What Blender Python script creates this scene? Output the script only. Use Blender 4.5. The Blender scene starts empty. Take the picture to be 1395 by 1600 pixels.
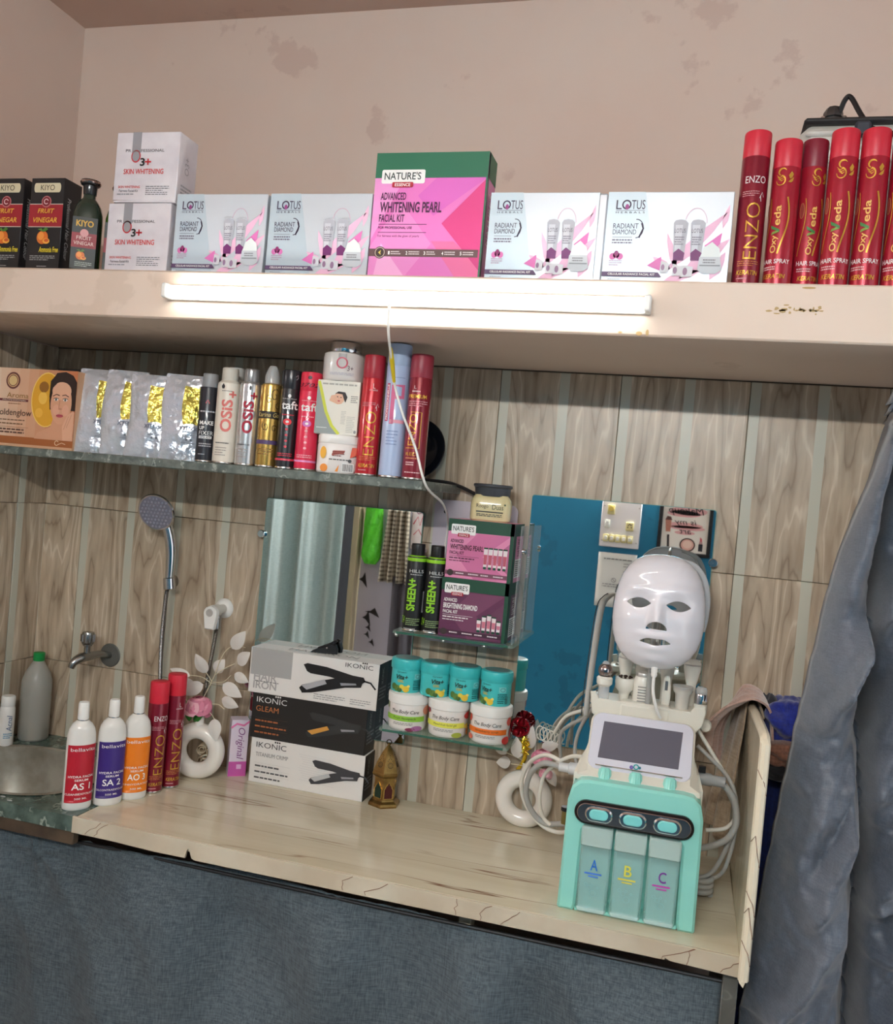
import bpy, bmesh, math, random
from mathutils import Vector, Matrix, noise
random.seed(7)
SC = bpy.context.scene
COL = SC.collection
PI = math.pi

# ------------------------------------------------------------------ camera
def set_camera():
    yaw, pit, rol = 0.26905, -0.01814, 0.08824
    fw = Vector((-math.sin(yaw)*math.cos(pit), math.cos(yaw)*math.cos(pit), math.sin(pit)))
    rt = Vector((math.cos(yaw), math.sin(yaw), 0)); up = rt.cross(fw)
    r2 = rt*math.cos(rol) + up*math.sin(rol)
    u2 = up*math.cos(rol) - rt*math.sin(rol)
    cd = bpy.data.cameras.new('camera'); co = bpy.data.objects.new('camera', cd); COL.objects.link(co)
    cd.sensor_fit = 'VERTICAL'; cd.sensor_height = 32.0; cd.lens = 28.0; cd.clip_start = 0.02
    m = Matrix((r2, u2, -fw)).transposed().to_4x4(); m.translation = Vector((0, -2.2, 1.6))
    co.matrix_world = m; SC.camera = co
set_camera()

# ------------------------------------------------------------------ world, lights, exposure
W = bpy.data.worlds.new('world'); SC.world = W; W.use_nodes = True
W.node_tree.nodes['Background'].inputs[0].default_value = (0.93, 0.96, 1.0, 1)
W.node_tree.nodes['Background'].inputs[1].default_value = 0.9
SLAB_TUBE = 11.0      # radiance of the lamp on the shelf edge
ROOM_TUBE = 180.0      # radiance of the long lamp high on the opposite wall
SC.view_settings.view_transform = 'Standard'
try: SC.view_settings.look = 'None'
except Exception: pass
SC.view_settings.gamma = 1.0
SC.view_settings.use_curve_mapping = False
SC.view_settings.exposure = 0.6

# ------------------------------------------------------------------ materials
def lin(c):
    r = []
    for v in c[:3]:
        v = v/255.0
        r.append(v/12.92 if v <= 0.04045 else ((v+0.055)/1.055)**2.4)
    return tuple(r)+(1.0,)
MATS = {}
def M(name, col=(200,200,200), rough=0.5, metal=0.0, coat=0.0, trans=0.0, alpha=1.0, ior=1.45, bump=None, var=None, emit=0.0, sss=0.0):
    if name in MATS: return MATS[name]
    m = bpy.data.materials.new(name); MATS[name] = m; m.use_nodes = True
    nt = m.node_tree; b = nt.nodes['Principled BSDF']
    b.inputs['Base Color'].default_value = lin(col)
    b.inputs['Roughness'].default_value = rough; b.inputs['Metallic'].default_value = metal
    b.inputs['Coat Weight'].default_value = coat; b.inputs['Coat Roughness'].default_value = 0.08
    b.inputs['Transmission Weight'].default_value = trans; b.inputs['Alpha'].default_value = alpha
    b.inputs['IOR'].default_value = ior
    if emit:
        b.inputs['Emission Color'].default_value = lin(col); b.inputs['Emission Strength'].default_value = emit
    tc = None
    if bump or var:
        tc = nt.nodes.new('ShaderNodeTexCoord')
    if bump:
        n = nt.nodes.new('ShaderNodeTexNoise'); n.inputs['Scale'].default_value = bump[0]; n.inputs['Detail'].default_value = 4
        nt.links.new(tc.outputs['Object'], n.inputs['Vector'])
        bp = nt.nodes.new('ShaderNodeBump'); bp.inputs['Strength'].default_value = bump[1]; bp.inputs['Distance'].default_value = bump[2] if len(bump) > 2 else 0.002
        nt.links.new(n.outputs['Fac'], bp.inputs['Height']); nt.links.new(bp.outputs['Normal'], b.inputs['Normal'])
    if var:
        n = nt.nodes.new('ShaderNodeTexNoise'); n.inputs['Scale'].default_value = var[0]; n.inputs['Detail'].default_value = 5
        nt.links.new(tc.outputs['Object'], n.inputs['Vector'])
        r = nt.nodes.new('ShaderNodeValToRGB'); r.color_ramp.elements[0].position = 0.35; r.color_ramp.elements[1].position = 0.68
        r.color_ramp.elements[0].color = lin(var[1]); r.color_ramp.elements[1].color = lin(col)
        nt.links.new(n.outputs['Fac'], r.inputs['Fac']); nt.links.new(r.outputs['Color'], b.inputs['Base Color'])
    return m

def nodes(name, rough=0.5):
    m = bpy.data.materials.new(name); MATS[name] = m; m.use_nodes = True
    nt = m.node_tree; b = nt.nodes['Principled BSDF']; b.inputs['Roughness'].default_value = rough
    def N(t, **kw):
        n = nt.nodes.new(t)
        for k, v in kw.items():
            if k.startswith('i_'):
                key = k[2:].replace('_', ' ')
                n.inputs[int(key) if key.isdigit() else key].default_value = v
            else: setattr(n, k, v)
        return n
    def L(a, o, c, i): nt.links.new(a.outputs[o], c.inputs[i])
    return m, nt, b, N, L
def ramp(N, stops):
    r = N('ShaderNodeValToRGB'); cr = r.color_ramp
    while len(cr.elements) < len(stops): cr.elements.new(0.5)
    for e, (p, c) in zip(cr.elements, stops): e.position = p; e.color = lin(c)
    return r

def mat_tile():
    # wavy wood-vein print with two pale vertical bands; local x runs across the tile, z up
    m, nt, b, N, L = nodes('wood_vein_tile', 0.32)
    tc = N('ShaderNodeTexCoord'); oi = N('ShaderNodeObjectInfo')
    mp = N('ShaderNodeVectorMath', operation='MULTIPLY'); mp.inputs[1].default_value = (1, 1, 0.15)
    L(tc, 'Object', mp, 0)
    off = N('ShaderNodeVectorMath', operation='SCALE'); off.inputs['Scale'].default_value = 37.0
    cb = N('ShaderNodeCombineXYZ'); L(oi, 'Random', cb, 0); L(oi, 'Random', cb, 1); L(oi, 'Random', cb, 2)
    L(cb, 0, off, 0)
    ad = N('ShaderNodeVectorMath', operation='ADD'); L(mp, 0, ad, 0); L(off, 0, ad, 1)
    n1 = N('ShaderNodeTexNoise'); n1.inputs['Scale'].default_value = 9.0; n1.inputs['Detail'].default_value = 4; n1.inputs['Roughness'].default_value = 0.4
    L(ad, 0, n1, 'Vector')
    mul = N('ShaderNodeMath', operation='MULTIPLY'); mul.inputs[1].default_value = 19.0; L(n1, 'Fac', mul, 0)
    sep = N('ShaderNodeSeparateXYZ'); L(ad, 0, sep, 0)
    mx = N('ShaderNodeMath', operation='MULTIPLY_ADD'); mx.inputs[1].default_value = 30.0; L(sep, 'X', mx, 0); L(mul, 0, mx, 2)
    fr = N('ShaderNodeMath', operation='PINGPONG'); fr.inputs[1].default_value = 1.0; L(mx, 0, fr, 0)
    rp = ramp(N, [(0.0, (150,132,112)), (0.12, (176,159,137)), (0.5, (188,171,148)), (0.84, (193,176,154)), (0.97, (212,199,178))])
    L(fr, 0, rp, 'Fac')
    n2 = N('ShaderNodeTexNoise'); n2.inputs['Scale'].default_value = 60.0; n2.inputs['Detail'].default_value = 4; L(ad, 0, n2, 'Vector')
    mixf = N('ShaderNodeMix', data_type='RGBA', blend_type='MULTIPLY'); mixf.inputs['Factor'].default_value = 0.55
    rp2 = ramp(N, [(0.35, (205,196,188)), (0.62, (255,255,255))]); L(n2, 'Fac', rp2, 'Fac')
    L(rp, 'Color', mixf, 6); L(rp2, 'Color', mixf, 7)
    # pale bands
    sx = N('ShaderNodeSeparateXYZ'); L(tc, 'Object', sx, 0)
    md = N('ShaderNodeMath', operation='MODULO'); md.inputs[1].default_value = 0.1485; L(sx, 'X', md, 0)
    lt = N('ShaderNodeMath', operation='LESS_THAN'); lt.inputs[1].default_value = 0.024; L(md, 0, lt, 0)
    mb = N('ShaderNodeMix', data_type='RGBA'); L(lt, 0, mb, 'Factor'); L(mixf, 2, mb, 6); mb.inputs[7].default_value = lin((191,190,174))
    # slight shade differences from tile to tile
    hv = N('ShaderNodeHueSaturation'); mr = N('ShaderNodeMapRange'); L(oi, 'Random', mr, 'Value')
    mr.inputs['To Min'].default_value = 0.93; mr.inputs['To Max'].default_value = 1.05; L(mr, 0, hv, 'Value'); L(mb, 2, hv, 'Color')
    L(hv, 'Color', b, 'Base Color')
    bp = N('ShaderNodeBump'); bp.inputs['Strength'].default_value = 0.15; bp.inputs['Distance'].default_value = 0.001
    L(fr, 0, bp, 'Height'); L(bp, 0, b, 'Normal')
    return m
def mat_plaster(name, c1, c2, stain):
    m, nt, b, N, L = nodes(name, 0.6)
    tc = N('ShaderNodeTexCoord')
    n = N('ShaderNodeTexNoise'); n.inputs['Scale'].default_value = 1.7; n.inputs['Detail'].default_value = 4; L(tc, 'Object', n, 'Vector')
    r = ramp(N, [(0.35, c2), (0.65, c1)]); L(n, 'Fac', r, 'Fac')
    n2 = N('ShaderNodeTexNoise'); n2.inputs['Scale'].default_value = 6.5; n2.inputs['Detail'].default_value = 6; n2.inputs['Roughness'].default_value = 0.55; L(tc, 'Object', n2, 'Vector')
    n3 = N('ShaderNodeTexNoise'); n3.inputs['Scale'].default_value = 1.3; n3.inputs['Detail'].default_value = 2; L(tc, 'Object', n3, 'Vector')
    ml = N('ShaderNodeMath', operation='MULTIPLY'); L(n2, 'Fac', ml, 0); L(n3, 'Fac', ml, 1)
    r2 = ramp(N, [(0.345, (0,0,0)), (0.365, (255,255,255))]); L(ml, 0, r2, 'Fac')
    mx = N('ShaderNodeMix', data_type='RGBA'); 
    f = N('ShaderNodeMath', operation='MULTIPLY'); f.inputs[1].default_value = 0.55; L(r2, 'Color', f, 0); L(f, 0, mx, 'Factor')
    L(r, 'Color', mx, 6); mx.inputs[7].default_value = lin(stain); L(mx, 2, b, 'Base Color')
    n4 = N('ShaderNodeTexNoise'); n4.inputs['Scale'].default_value = 35; n4.inputs['Detail'].default_value = 5; L(tc, 'Object', n4, 'Vector')
    bp = N('ShaderNodeBump'); bp.inputs['Strength'].default_value = 0.12; bp.inputs['Distance'].default_value = 0.004; L(n4, 'Fac', bp, 'Height'); L(bp, 0, b, 'Normal')
    return m
def mat_marble(name, c1, c2, vein, scale=2.2, rough=0.18, stretch=(1, 3.2, 1), vw=0.012):
    m, nt, b, N, L = nodes(name, rough)
    tc = N('ShaderNodeTexCoord'); mp = N('ShaderNodeMapping'); mp.inputs['Rotation'].default_value = (0, 0, -0.56); mp.inputs['Scale'].default_value = stretch
    L(tc, 'Object', mp, 'Vector')
    n = N('ShaderNodeTexNoise'); n.inputs['Scale'].default_value = scale*2; n.inputs['Detail'].default_value = 6; L(mp, 0, n, 'Vector')
    r = ramp(N, [(0.3, c2), (0.7, c1)]); L(n, 'Fac', r, 'Fac')
    n2 = N('ShaderNodeTexNoise'); n2.inputs['Scale'].default_value = scale; n2.inputs['Detail'].default_value = 3; n2.inputs['Roughness'].default_value = 0.6; L(mp, 0, n2, 'Vector')
    s = N('ShaderNodeMath', operation='SUBTRACT'); s.inputs[1].default_value = 0.5; L(n2, 'Fac', s, 0)
    a = N('ShaderNodeMath', operation='ABSOLUTE'); L(s, 0, a, 0)
    r2 = ramp(N, [(0.0, (255,255,255)), (vw, (0,0,0))]); L(a, 0, r2, 'Fac')
    n5 = N('ShaderNodeTexNoise'); n5.inputs['Scale'].default_value = scale*1.4; L(tc, 'Object', n5, 'Vector')
    r5 = ramp(N, [(0.42, (0,0,0)), (0.6, (255,255,255))]); L(n5, 'Fac', r5, 'Fac')
    f = N('ShaderNodeMath', operation='MULTIPLY'); L(r2, 'Color', f, 0); L(r5, 'Color', f, 1)
    mx = N('ShaderNodeMix', data_type='RGBA'); L(f, 0, mx, 'Factor'); L(r, 'Color', mx, 6); mx.inputs[7].default_value = lin(vein)
    L(mx, 2, b, 'Base Color')
    return m
def mat_fabric(name, c1, c2, scale=260.0, sheen=0.25, rough=0.75, bumps=0.25, big=3.0):
    m, nt, b, N, L = nodes(name, rough)
    b.inputs['Sheen Weight'].default_value = sheen
    tc = N('ShaderNodeTexCoord')
    mp1 = N('ShaderNodeMapping'); mp1.inputs['Scale'].default_value = (1, 1, 0.12); L(tc, 'Object', mp1, 'Vector')
    mp2 = N('ShaderNodeMapping'); mp2.inputs['Scale'].default_value = (0.12, 0.12, 1); L(tc, 'Object', mp2, 'Vector')
    n1 = N('ShaderNodeTexNoise'); n1.inputs['Scale'].default_value = scale; L(mp1, 0, n1, 'Vector')
    n2 = N('ShaderNodeTexNoise'); n2.inputs['Scale'].default_value = scale; L(mp2, 0, n2, 'Vector')
    ad = N('ShaderNodeMath', operation='ADD'); L(n1, 'Fac', ad, 0); L(n2, 'Fac', ad, 1)
    n3 = N('ShaderNodeTexNoise'); n3.inputs['Scale'].default_value = big; n3.inputs['Detail'].default_value = 5; L(tc, 'Object', n3, 'Vector')
    a2 = N('ShaderNodeMath', operation='MULTIPLY_ADD'); a2.inputs[1].default_value = 0.5; L(n3, 'Fac', a2, 0); L(ad, 0, a2, 2)
    mr = N('ShaderNodeMapRange'); mr.inputs['From Min'].default_value = 0.95; mr.inputs['From Max'].default_value = 1.55; L(a2, 0, mr, 'Value')
    r = ramp(N, [(0.0, c2), (1.0, c1)]); L(mr, 0, r, 'Fac'); L(r, 'Color', b, 'Base Color')
    bp = N('ShaderNodeBump'); bp.inputs['Strength'].default_value = bumps; bp.inputs['Distance'].default_value = 0.001; L(ad, 0, bp, 'Height'); L(bp, 0, b, 'Normal')
    return m
def mat_check(name, c1, c2, s):
    m, nt, b, N, L = nodes(name, 0.85)
    tc = N('ShaderNodeTexCoord'); sp = N('ShaderNodeSeparateXYZ'); L(tc, 'Object', sp, 0)
    def stripe(o):
        q = N('ShaderNodeMath', operation='MULTIPLY'); q.inputs[1].default_value = s; L(sp, o, q, 0)
        p = N('ShaderNodeMath', operation='PINGPONG'); p.inputs[1].default_value = 1; L(q, 0, p, 0)
        t = N('ShaderNodeMath', operation='GREATER_THAN'); t.inputs[1].default_value = 0.55; L(p, 0, t, 0); return t
    a, c = stripe('X'), stripe('Z')
    ad = N('ShaderNodeMath', operation='ADD'); L(a, 0, ad, 0); L(c, 0, ad, 1)
    h = N('ShaderNodeMath', operation='MULTIPLY'); h.inputs[1].default_value = 0.5; L(ad, 0, h, 0)
    mx = N('ShaderNodeMix', data_type='RGBA'); L(h, 0, mx, 'Factor'); mx.inputs[6].default_value = lin(c1); mx.inputs[7].default_value = lin(c2); L(mx, 2, b, 'Base Color')
    return m
def mat_mirror():
    m, nt, b, N, L = nodes('mirror_silver', 0.015)
    b.inputs['Metallic'].default_value = 1.0; b.inputs['Base Color'].default_value = (0.80, 0.86, 0.86, 1)
    return m
def mat_emit(name, col, strength):
    m, nt, b, N, L = nodes(name, 0.4)
    b.inputs['Base Color'].default_value = lin(col); b.inputs['Emission Color'].default_value = lin(col); b.inputs['Emission Strength'].default_value = strength
    return m

# colour swatches for print: P('r,g,b') -> satin ink
def ink(*c, rough=0.45): return M('ink_%d_%d_%d_%d' % (c[0], c[1], c[2], int(rough*100)), c, rough)
WHITE = (238,238,236); BLACK = (24,24,27)
def chrome(): return M('chrome', (205,206,208), 0.12, 1.0)
def steel(): return M('brushed_steel', (165,166,165), 0.32, 1.0)
def white_plastic(): return M('white_plastic', (232,232,228), 0.35)
def black_plastic(): return M('black_plastic', (22,22,25), 0.4)
def clear(): return M('clear_plastic', (235,240,240), 0.08, alpha=0.22)
def glassm(): return M('shelf_glass', (170,205,190), 0.04, alpha=0.30)
def glassedge(): return M('shelf_glass_edge', (60,110,95), 0.1, alpha=0.8)
def gold(): return M('gold_foil', (214,176,88), 0.25, 1.0)

# ------------------------------------------------------------------ mesh builder
class MB:
    def __init__(s): s.v = []; s.f = []; s.m = []
    def add(s, vs, fs, mi=0, X=None):
        o = len(s.v)
        for p in vs:
            p = Vector(p); s.v.append(X @ p if X is not None else p)
        for f in fs: s.f.append([i+o for i in f]); s.m.append(mi)
        return s
    def box(s, x0, x1, y0, y1, z0, z1, mi=0, b=0.0, X=None):
        if x0 > x1: x0, x1 = x1, x0
        if y0 > y1: y0, y1 = y1, y0
        if z0 > z1: z0, z1 = z1, z0
        if b <= 0:
            vs = [(x, y, z) for x in (x0, x1) for y in (y0, y1) for z in (z0, z1)]
            fs = [(0,1,3,2), (4,6,7,5), (0,4,5,1), (2,3,7,6), (0,2,6,4), (1,5,7,3)]
            return s.add(vs, fs, mi, X)
        b = min(b, (x1-x0)/2.01, (y1-y0)/2.01, (z1-z0)/2.01)
        vs = []; idx = {}
        for sx in (0, 1):
            for sy in (0, 1):
                for sz in (0, 1):
                    for ax in range(3):
                        p = [x0 if sx == 0 else x1, y0 if sy == 0 else y1, z0 if sz == 0 else z1]
                        sg = (sx, sy, sz)
                        for k in range(3):
                            if k != ax: p[k] += b if sg[k] == 0 else -b
                        idx[(sx, sy, sz, ax)] = len(vs); vs.append(tuple(p))
        g = lambda a, c, d, ax: idx[(a, c, d, ax)]
        fs = []
        for sx in (0, 1):
            q = [g(sx,0,0,0), g(sx,1,0,0), g(sx,1,1,0), g(sx,0,1,0)]; fs.append(q if sx else q[::-1])
        for sy in (0, 1):
            q = [g(0,sy,0,1), g(1,sy,0,1), g(1,sy,1,1), g(0,sy,1,1)]; fs.append(q[::-1] if sy else q)
        for sz in (0, 1):
            q = [g(0,0,sz,2), g(1,0,sz,2), g(1,1,sz,2), g(0,1,sz,2)]; fs.append(q if sz else q[::-1])
        for a in (0, 1):
            for c in (0, 1):
                fs.append([g(a,c,0,0), g(a,c,1,0), g(a,c,1,1), g(a,c,0,1)])
                fs.append([g(a,0,c,0), g(a,1,c,0), g(a,1,c,2), g(a,0,c,2)])
                fs.append([g(0,a,c,1), g(1,a,c,1), g(1,a,c,2), g(0,a,c,2)])
        for a in (0, 1):
            for c in (0, 1):
                for d in (0, 1): fs.append([g(a,c,d,0), g(a,c,d,1), g(a,c,d,2)])
        return s.add(vs, fs, mi, X)
    def lathe(s, prof, seg=28, mi=0, X=None, a0=0.0, a1=2*PI, mis=None):
        full = abs(a1-a0-2*PI) < 1e-6; n = seg if full else seg+1
        vs = []; fs = []; ms = []
        for (r, z) in prof:
            for k in range(n):
                a = a0+(a1-a0)*k/seg; vs.append((max(r, 1e-5)*math.cos(a), max(r, 1e-5)*math.sin(a), z))
        for i in range(len(prof)-1):
            for k in range(seg):
                k2 = (k+1) % n if full else k+1
                fs.append((i*n+k, i*n+k2, (i+1)*n+k2, (i+1)*n+k)); ms.append(mis[i] if mis else mi)
        o = len(s.f); s.add(vs, fs, mi, X); s.m[o:] = ms
        return s
    def tube(s, pts, r, seg=10, mi=0, X=None, caps=True, smooth=0):
        pts = [Vector(p) for p in pts]
        rs = list(r) if isinstance(r, (list, tuple)) else [r]*len(pts)
        if smooth:
            pts, rs = spline(pts, rs, smooth)
        n = len(pts); vs = []; fs = []
        t0 = (pts[1]-pts[0]).normalized()
        nrm = t0.orthogonal().normalized()
        for i, p in enumerate(pts):
            t = (pts[min(i+1, n-1)]-pts[max(i-1, 0)])
            t = t.normalized() if t.length > 1e-9 else t0
            nrm = (nrm-t*nrm.dot(t)); nrm = nrm.normalized() if nrm.length > 1e-9 else t.orthogonal().normalized()
            bn = t.cross(nrm)
            for k in range(seg):
                a = 2*PI*k/seg; vs.append(p+(nrm*math.cos(a)+bn*math.sin(a))*rs[i])
        for i in range(n-1):
            for k in range(seg): fs.append((i*seg+k, i*seg+(k+1) % seg, (i+1)*seg+(k+1) % seg, (i+1)*seg+k))
        if caps: fs.append(tuple(range(seg))[::-1]); fs.append(tuple((n-1)*seg+k for k in range(seg)))
        return s.add(vs, fs, mi, X)
    def loft(s, secs, mi=0, X=None, caps=True):
        n = len(secs[0]); vs = []; fs = []
        for sec in secs: vs += sec
        for i in range(len(secs)-1):
            for k in range(n): fs.append((i*n+k, i*n+(k+1) % n, (i+1)*n+(k+1) % n, (i+1)*n+k))
        if caps: fs.append(tuple(range(n))[::-1]); fs.append(tuple((len(secs)-1)*n+k for k in range(n)))
        return s.add(vs, fs, mi, X)
    def prism(s, pts, O, U, V, depth, mi=0, X=None, bevel=0.0):
        # outline in the U,V plane pushed back along -(UxV); the front face sits at O
        O, U, V = Vector(O), Vector(U), Vector(V); Nn = U.cross(V).normalized()
        n = len(pts)
        c = (sum(p[0] for p in pts)/n, sum(p[1] for p in pts)/n)
        def ring(d, inset):
            out = []
            for i, p in enumerate(pts):
                a = Vector(pts[i-1]); q = Vector(p); e = Vector(pts[(i+1) % n])
                if inset:
                    d1 = (q-a).normalized(); d2 = (e-q).normalized()
                    n1 = Vector((-d1.y, d1.x)); n2 = Vector((-d2.y, d2.x)); bb = n1+n2
                    bb = bb/max(bb.length_squared, 1e-6)*2 if bb.length > 1e-6 else n1
                    q = q+bb*inset*0.5*1.0 if False else q+bb*inset
                out.append(O+U*q.x+V*q.y-Nn*d)
            return out
        rings = []
        if bevel: rings = [ring(0, bevel), ring(bevel, 0), ring(depth-bevel, 0), ring(depth, bevel)]
        else: rings = [ring(0, 0), ring(depth, 0)]
        vs = []; fs = []
        for r in rings: vs += r
        for i in range(len(rings)-1):
            for k in range(n): fs.append((i*n+(k+1) % n, i*n+k, (i+1)*n+k, (i+1)*n+(k+1) % n))
        fs.append(tuple(range(n))); fs.append(tuple((len(rings)-1)*n+k for k in range(n))[::-1])
        return s.add(vs, fs, mi, X)
    def grid(s, fn, nu, nv, mi=0, X=None):
        vs = [fn(i/nu, j/nv) for j in range(nv+1) for i in range(nu+1)]
        fs = [(j*(nu+1)+i, j*(nu+1)+i+1, (j+1)*(nu+1)+i+1, (j+1)*(nu+1)+i) for j in range(nv) for i in range(nu)]
        return s.add(vs, fs, mi, X)
    def ball(s, c, r, seg=16, mi=0, X=None):
        rx, ry, rz = r if isinstance(r, (tuple, list)) else (r, r, r)
        n = seg//2
        prof = [(math.sin(PI*i/n), -math.cos(PI*i/n)) for i in range(n+1)]
        T = Matrix.Translation(Vector(c)) @ Matrix.Diagonal((rx, ry, rz, 1))
        return s.lathe(prof, seg, mi, T if X is None else X @ T)
    def build(s, name, mats, parent=None, angle=38, solid=0.0, sub=0):
        me = bpy.data.meshes.new(name)
        me.from_pydata([tuple(p) for p in s.v], [], s.f)
        if not isinstance(mats, (list, tuple)): mats = [mats]
        for m in mats: me.materials.append(m)
        for p, mi in zip(me.polygons, s.m): p.material_index = mi
        bm = bmesh.new(); bm.from_mesh(me); bmesh.ops.remove_doubles(bm, verts=bm.verts, dist=1e-6)
        bmesh.ops.recalc_face_normals(bm, faces=bm.faces) if angle is not None else None
        bm.to_mesh(me); bm.free()
        for p in me.polygons: p.use_smooth = True
        if angle is not None: me.set_sharp_from_angle(angle=math.radians(angle))
        o = bpy.data.objects.new(name, me); COL.objects.link(o)
        if parent is not None: o.parent = parent
        if solid:
            md = o.modifiers.new('thickness', 'SOLIDIFY'); md.thickness = solid; md.offset = 0
        if sub:
            md = o.modifiers.new('smooth', 'SUBSURF'); md.levels = sub; md.render_levels = sub
        return o

def spline(pts, rs, sub):
    P, R = [], []
    n = len(pts)
    for i in range(n-1):
        p0, p1, p2, p3 = pts[max(i-1, 0)], pts[i], pts[i+1], pts[min(i+2, n-1)]
        for k in range(sub):
            t = k/sub; t2 = t*t; t3 = t2*t
            P.append(0.5*((2*p1)+(p2-p0)*t+(2*p0-5*p1+4*p2-p3)*t2+(3*p1-p0-3*p2+p3)*t3)); R.append(rs[i]*(1-t)+rs[i+1]*t)
    P.append(pts[-1]); R.append(rs[-1])
    return P, R
def rrect(w, h, r, seg=6, cx=0.0, cy=0.0):
    out = []
    for (sx, sy, a) in ((1,1,0), (-1,1,PI/2), (-1,-1,PI), (1,-1,1.5*PI)):
        for k in range(seg+1):
            t = a+PI/2*k/seg; out.append((cx+sx*(w/2-r)+r*math.cos(t), cy+sy*(h/2-r)+r*math.sin(t)))
    return out
def ellipse(cx, cy, rx, ry, n=28): return [(cx+rx*math.cos(2*PI*k/n), cy+ry*math.sin(2*PI*k/n)) for k in range(n)]
def supsec(w, d, z, e=4.0, n=32):
    out = []
    for k in range(n):
        a = 2*PI*k/n; c, sn = math.cos(a), math.sin(a)
        out.append((w/2*math.copysign(abs(c)**(2/e), c), d/2*math.copysign(abs(sn)**(2/e), sn), z))
    return out

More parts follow.
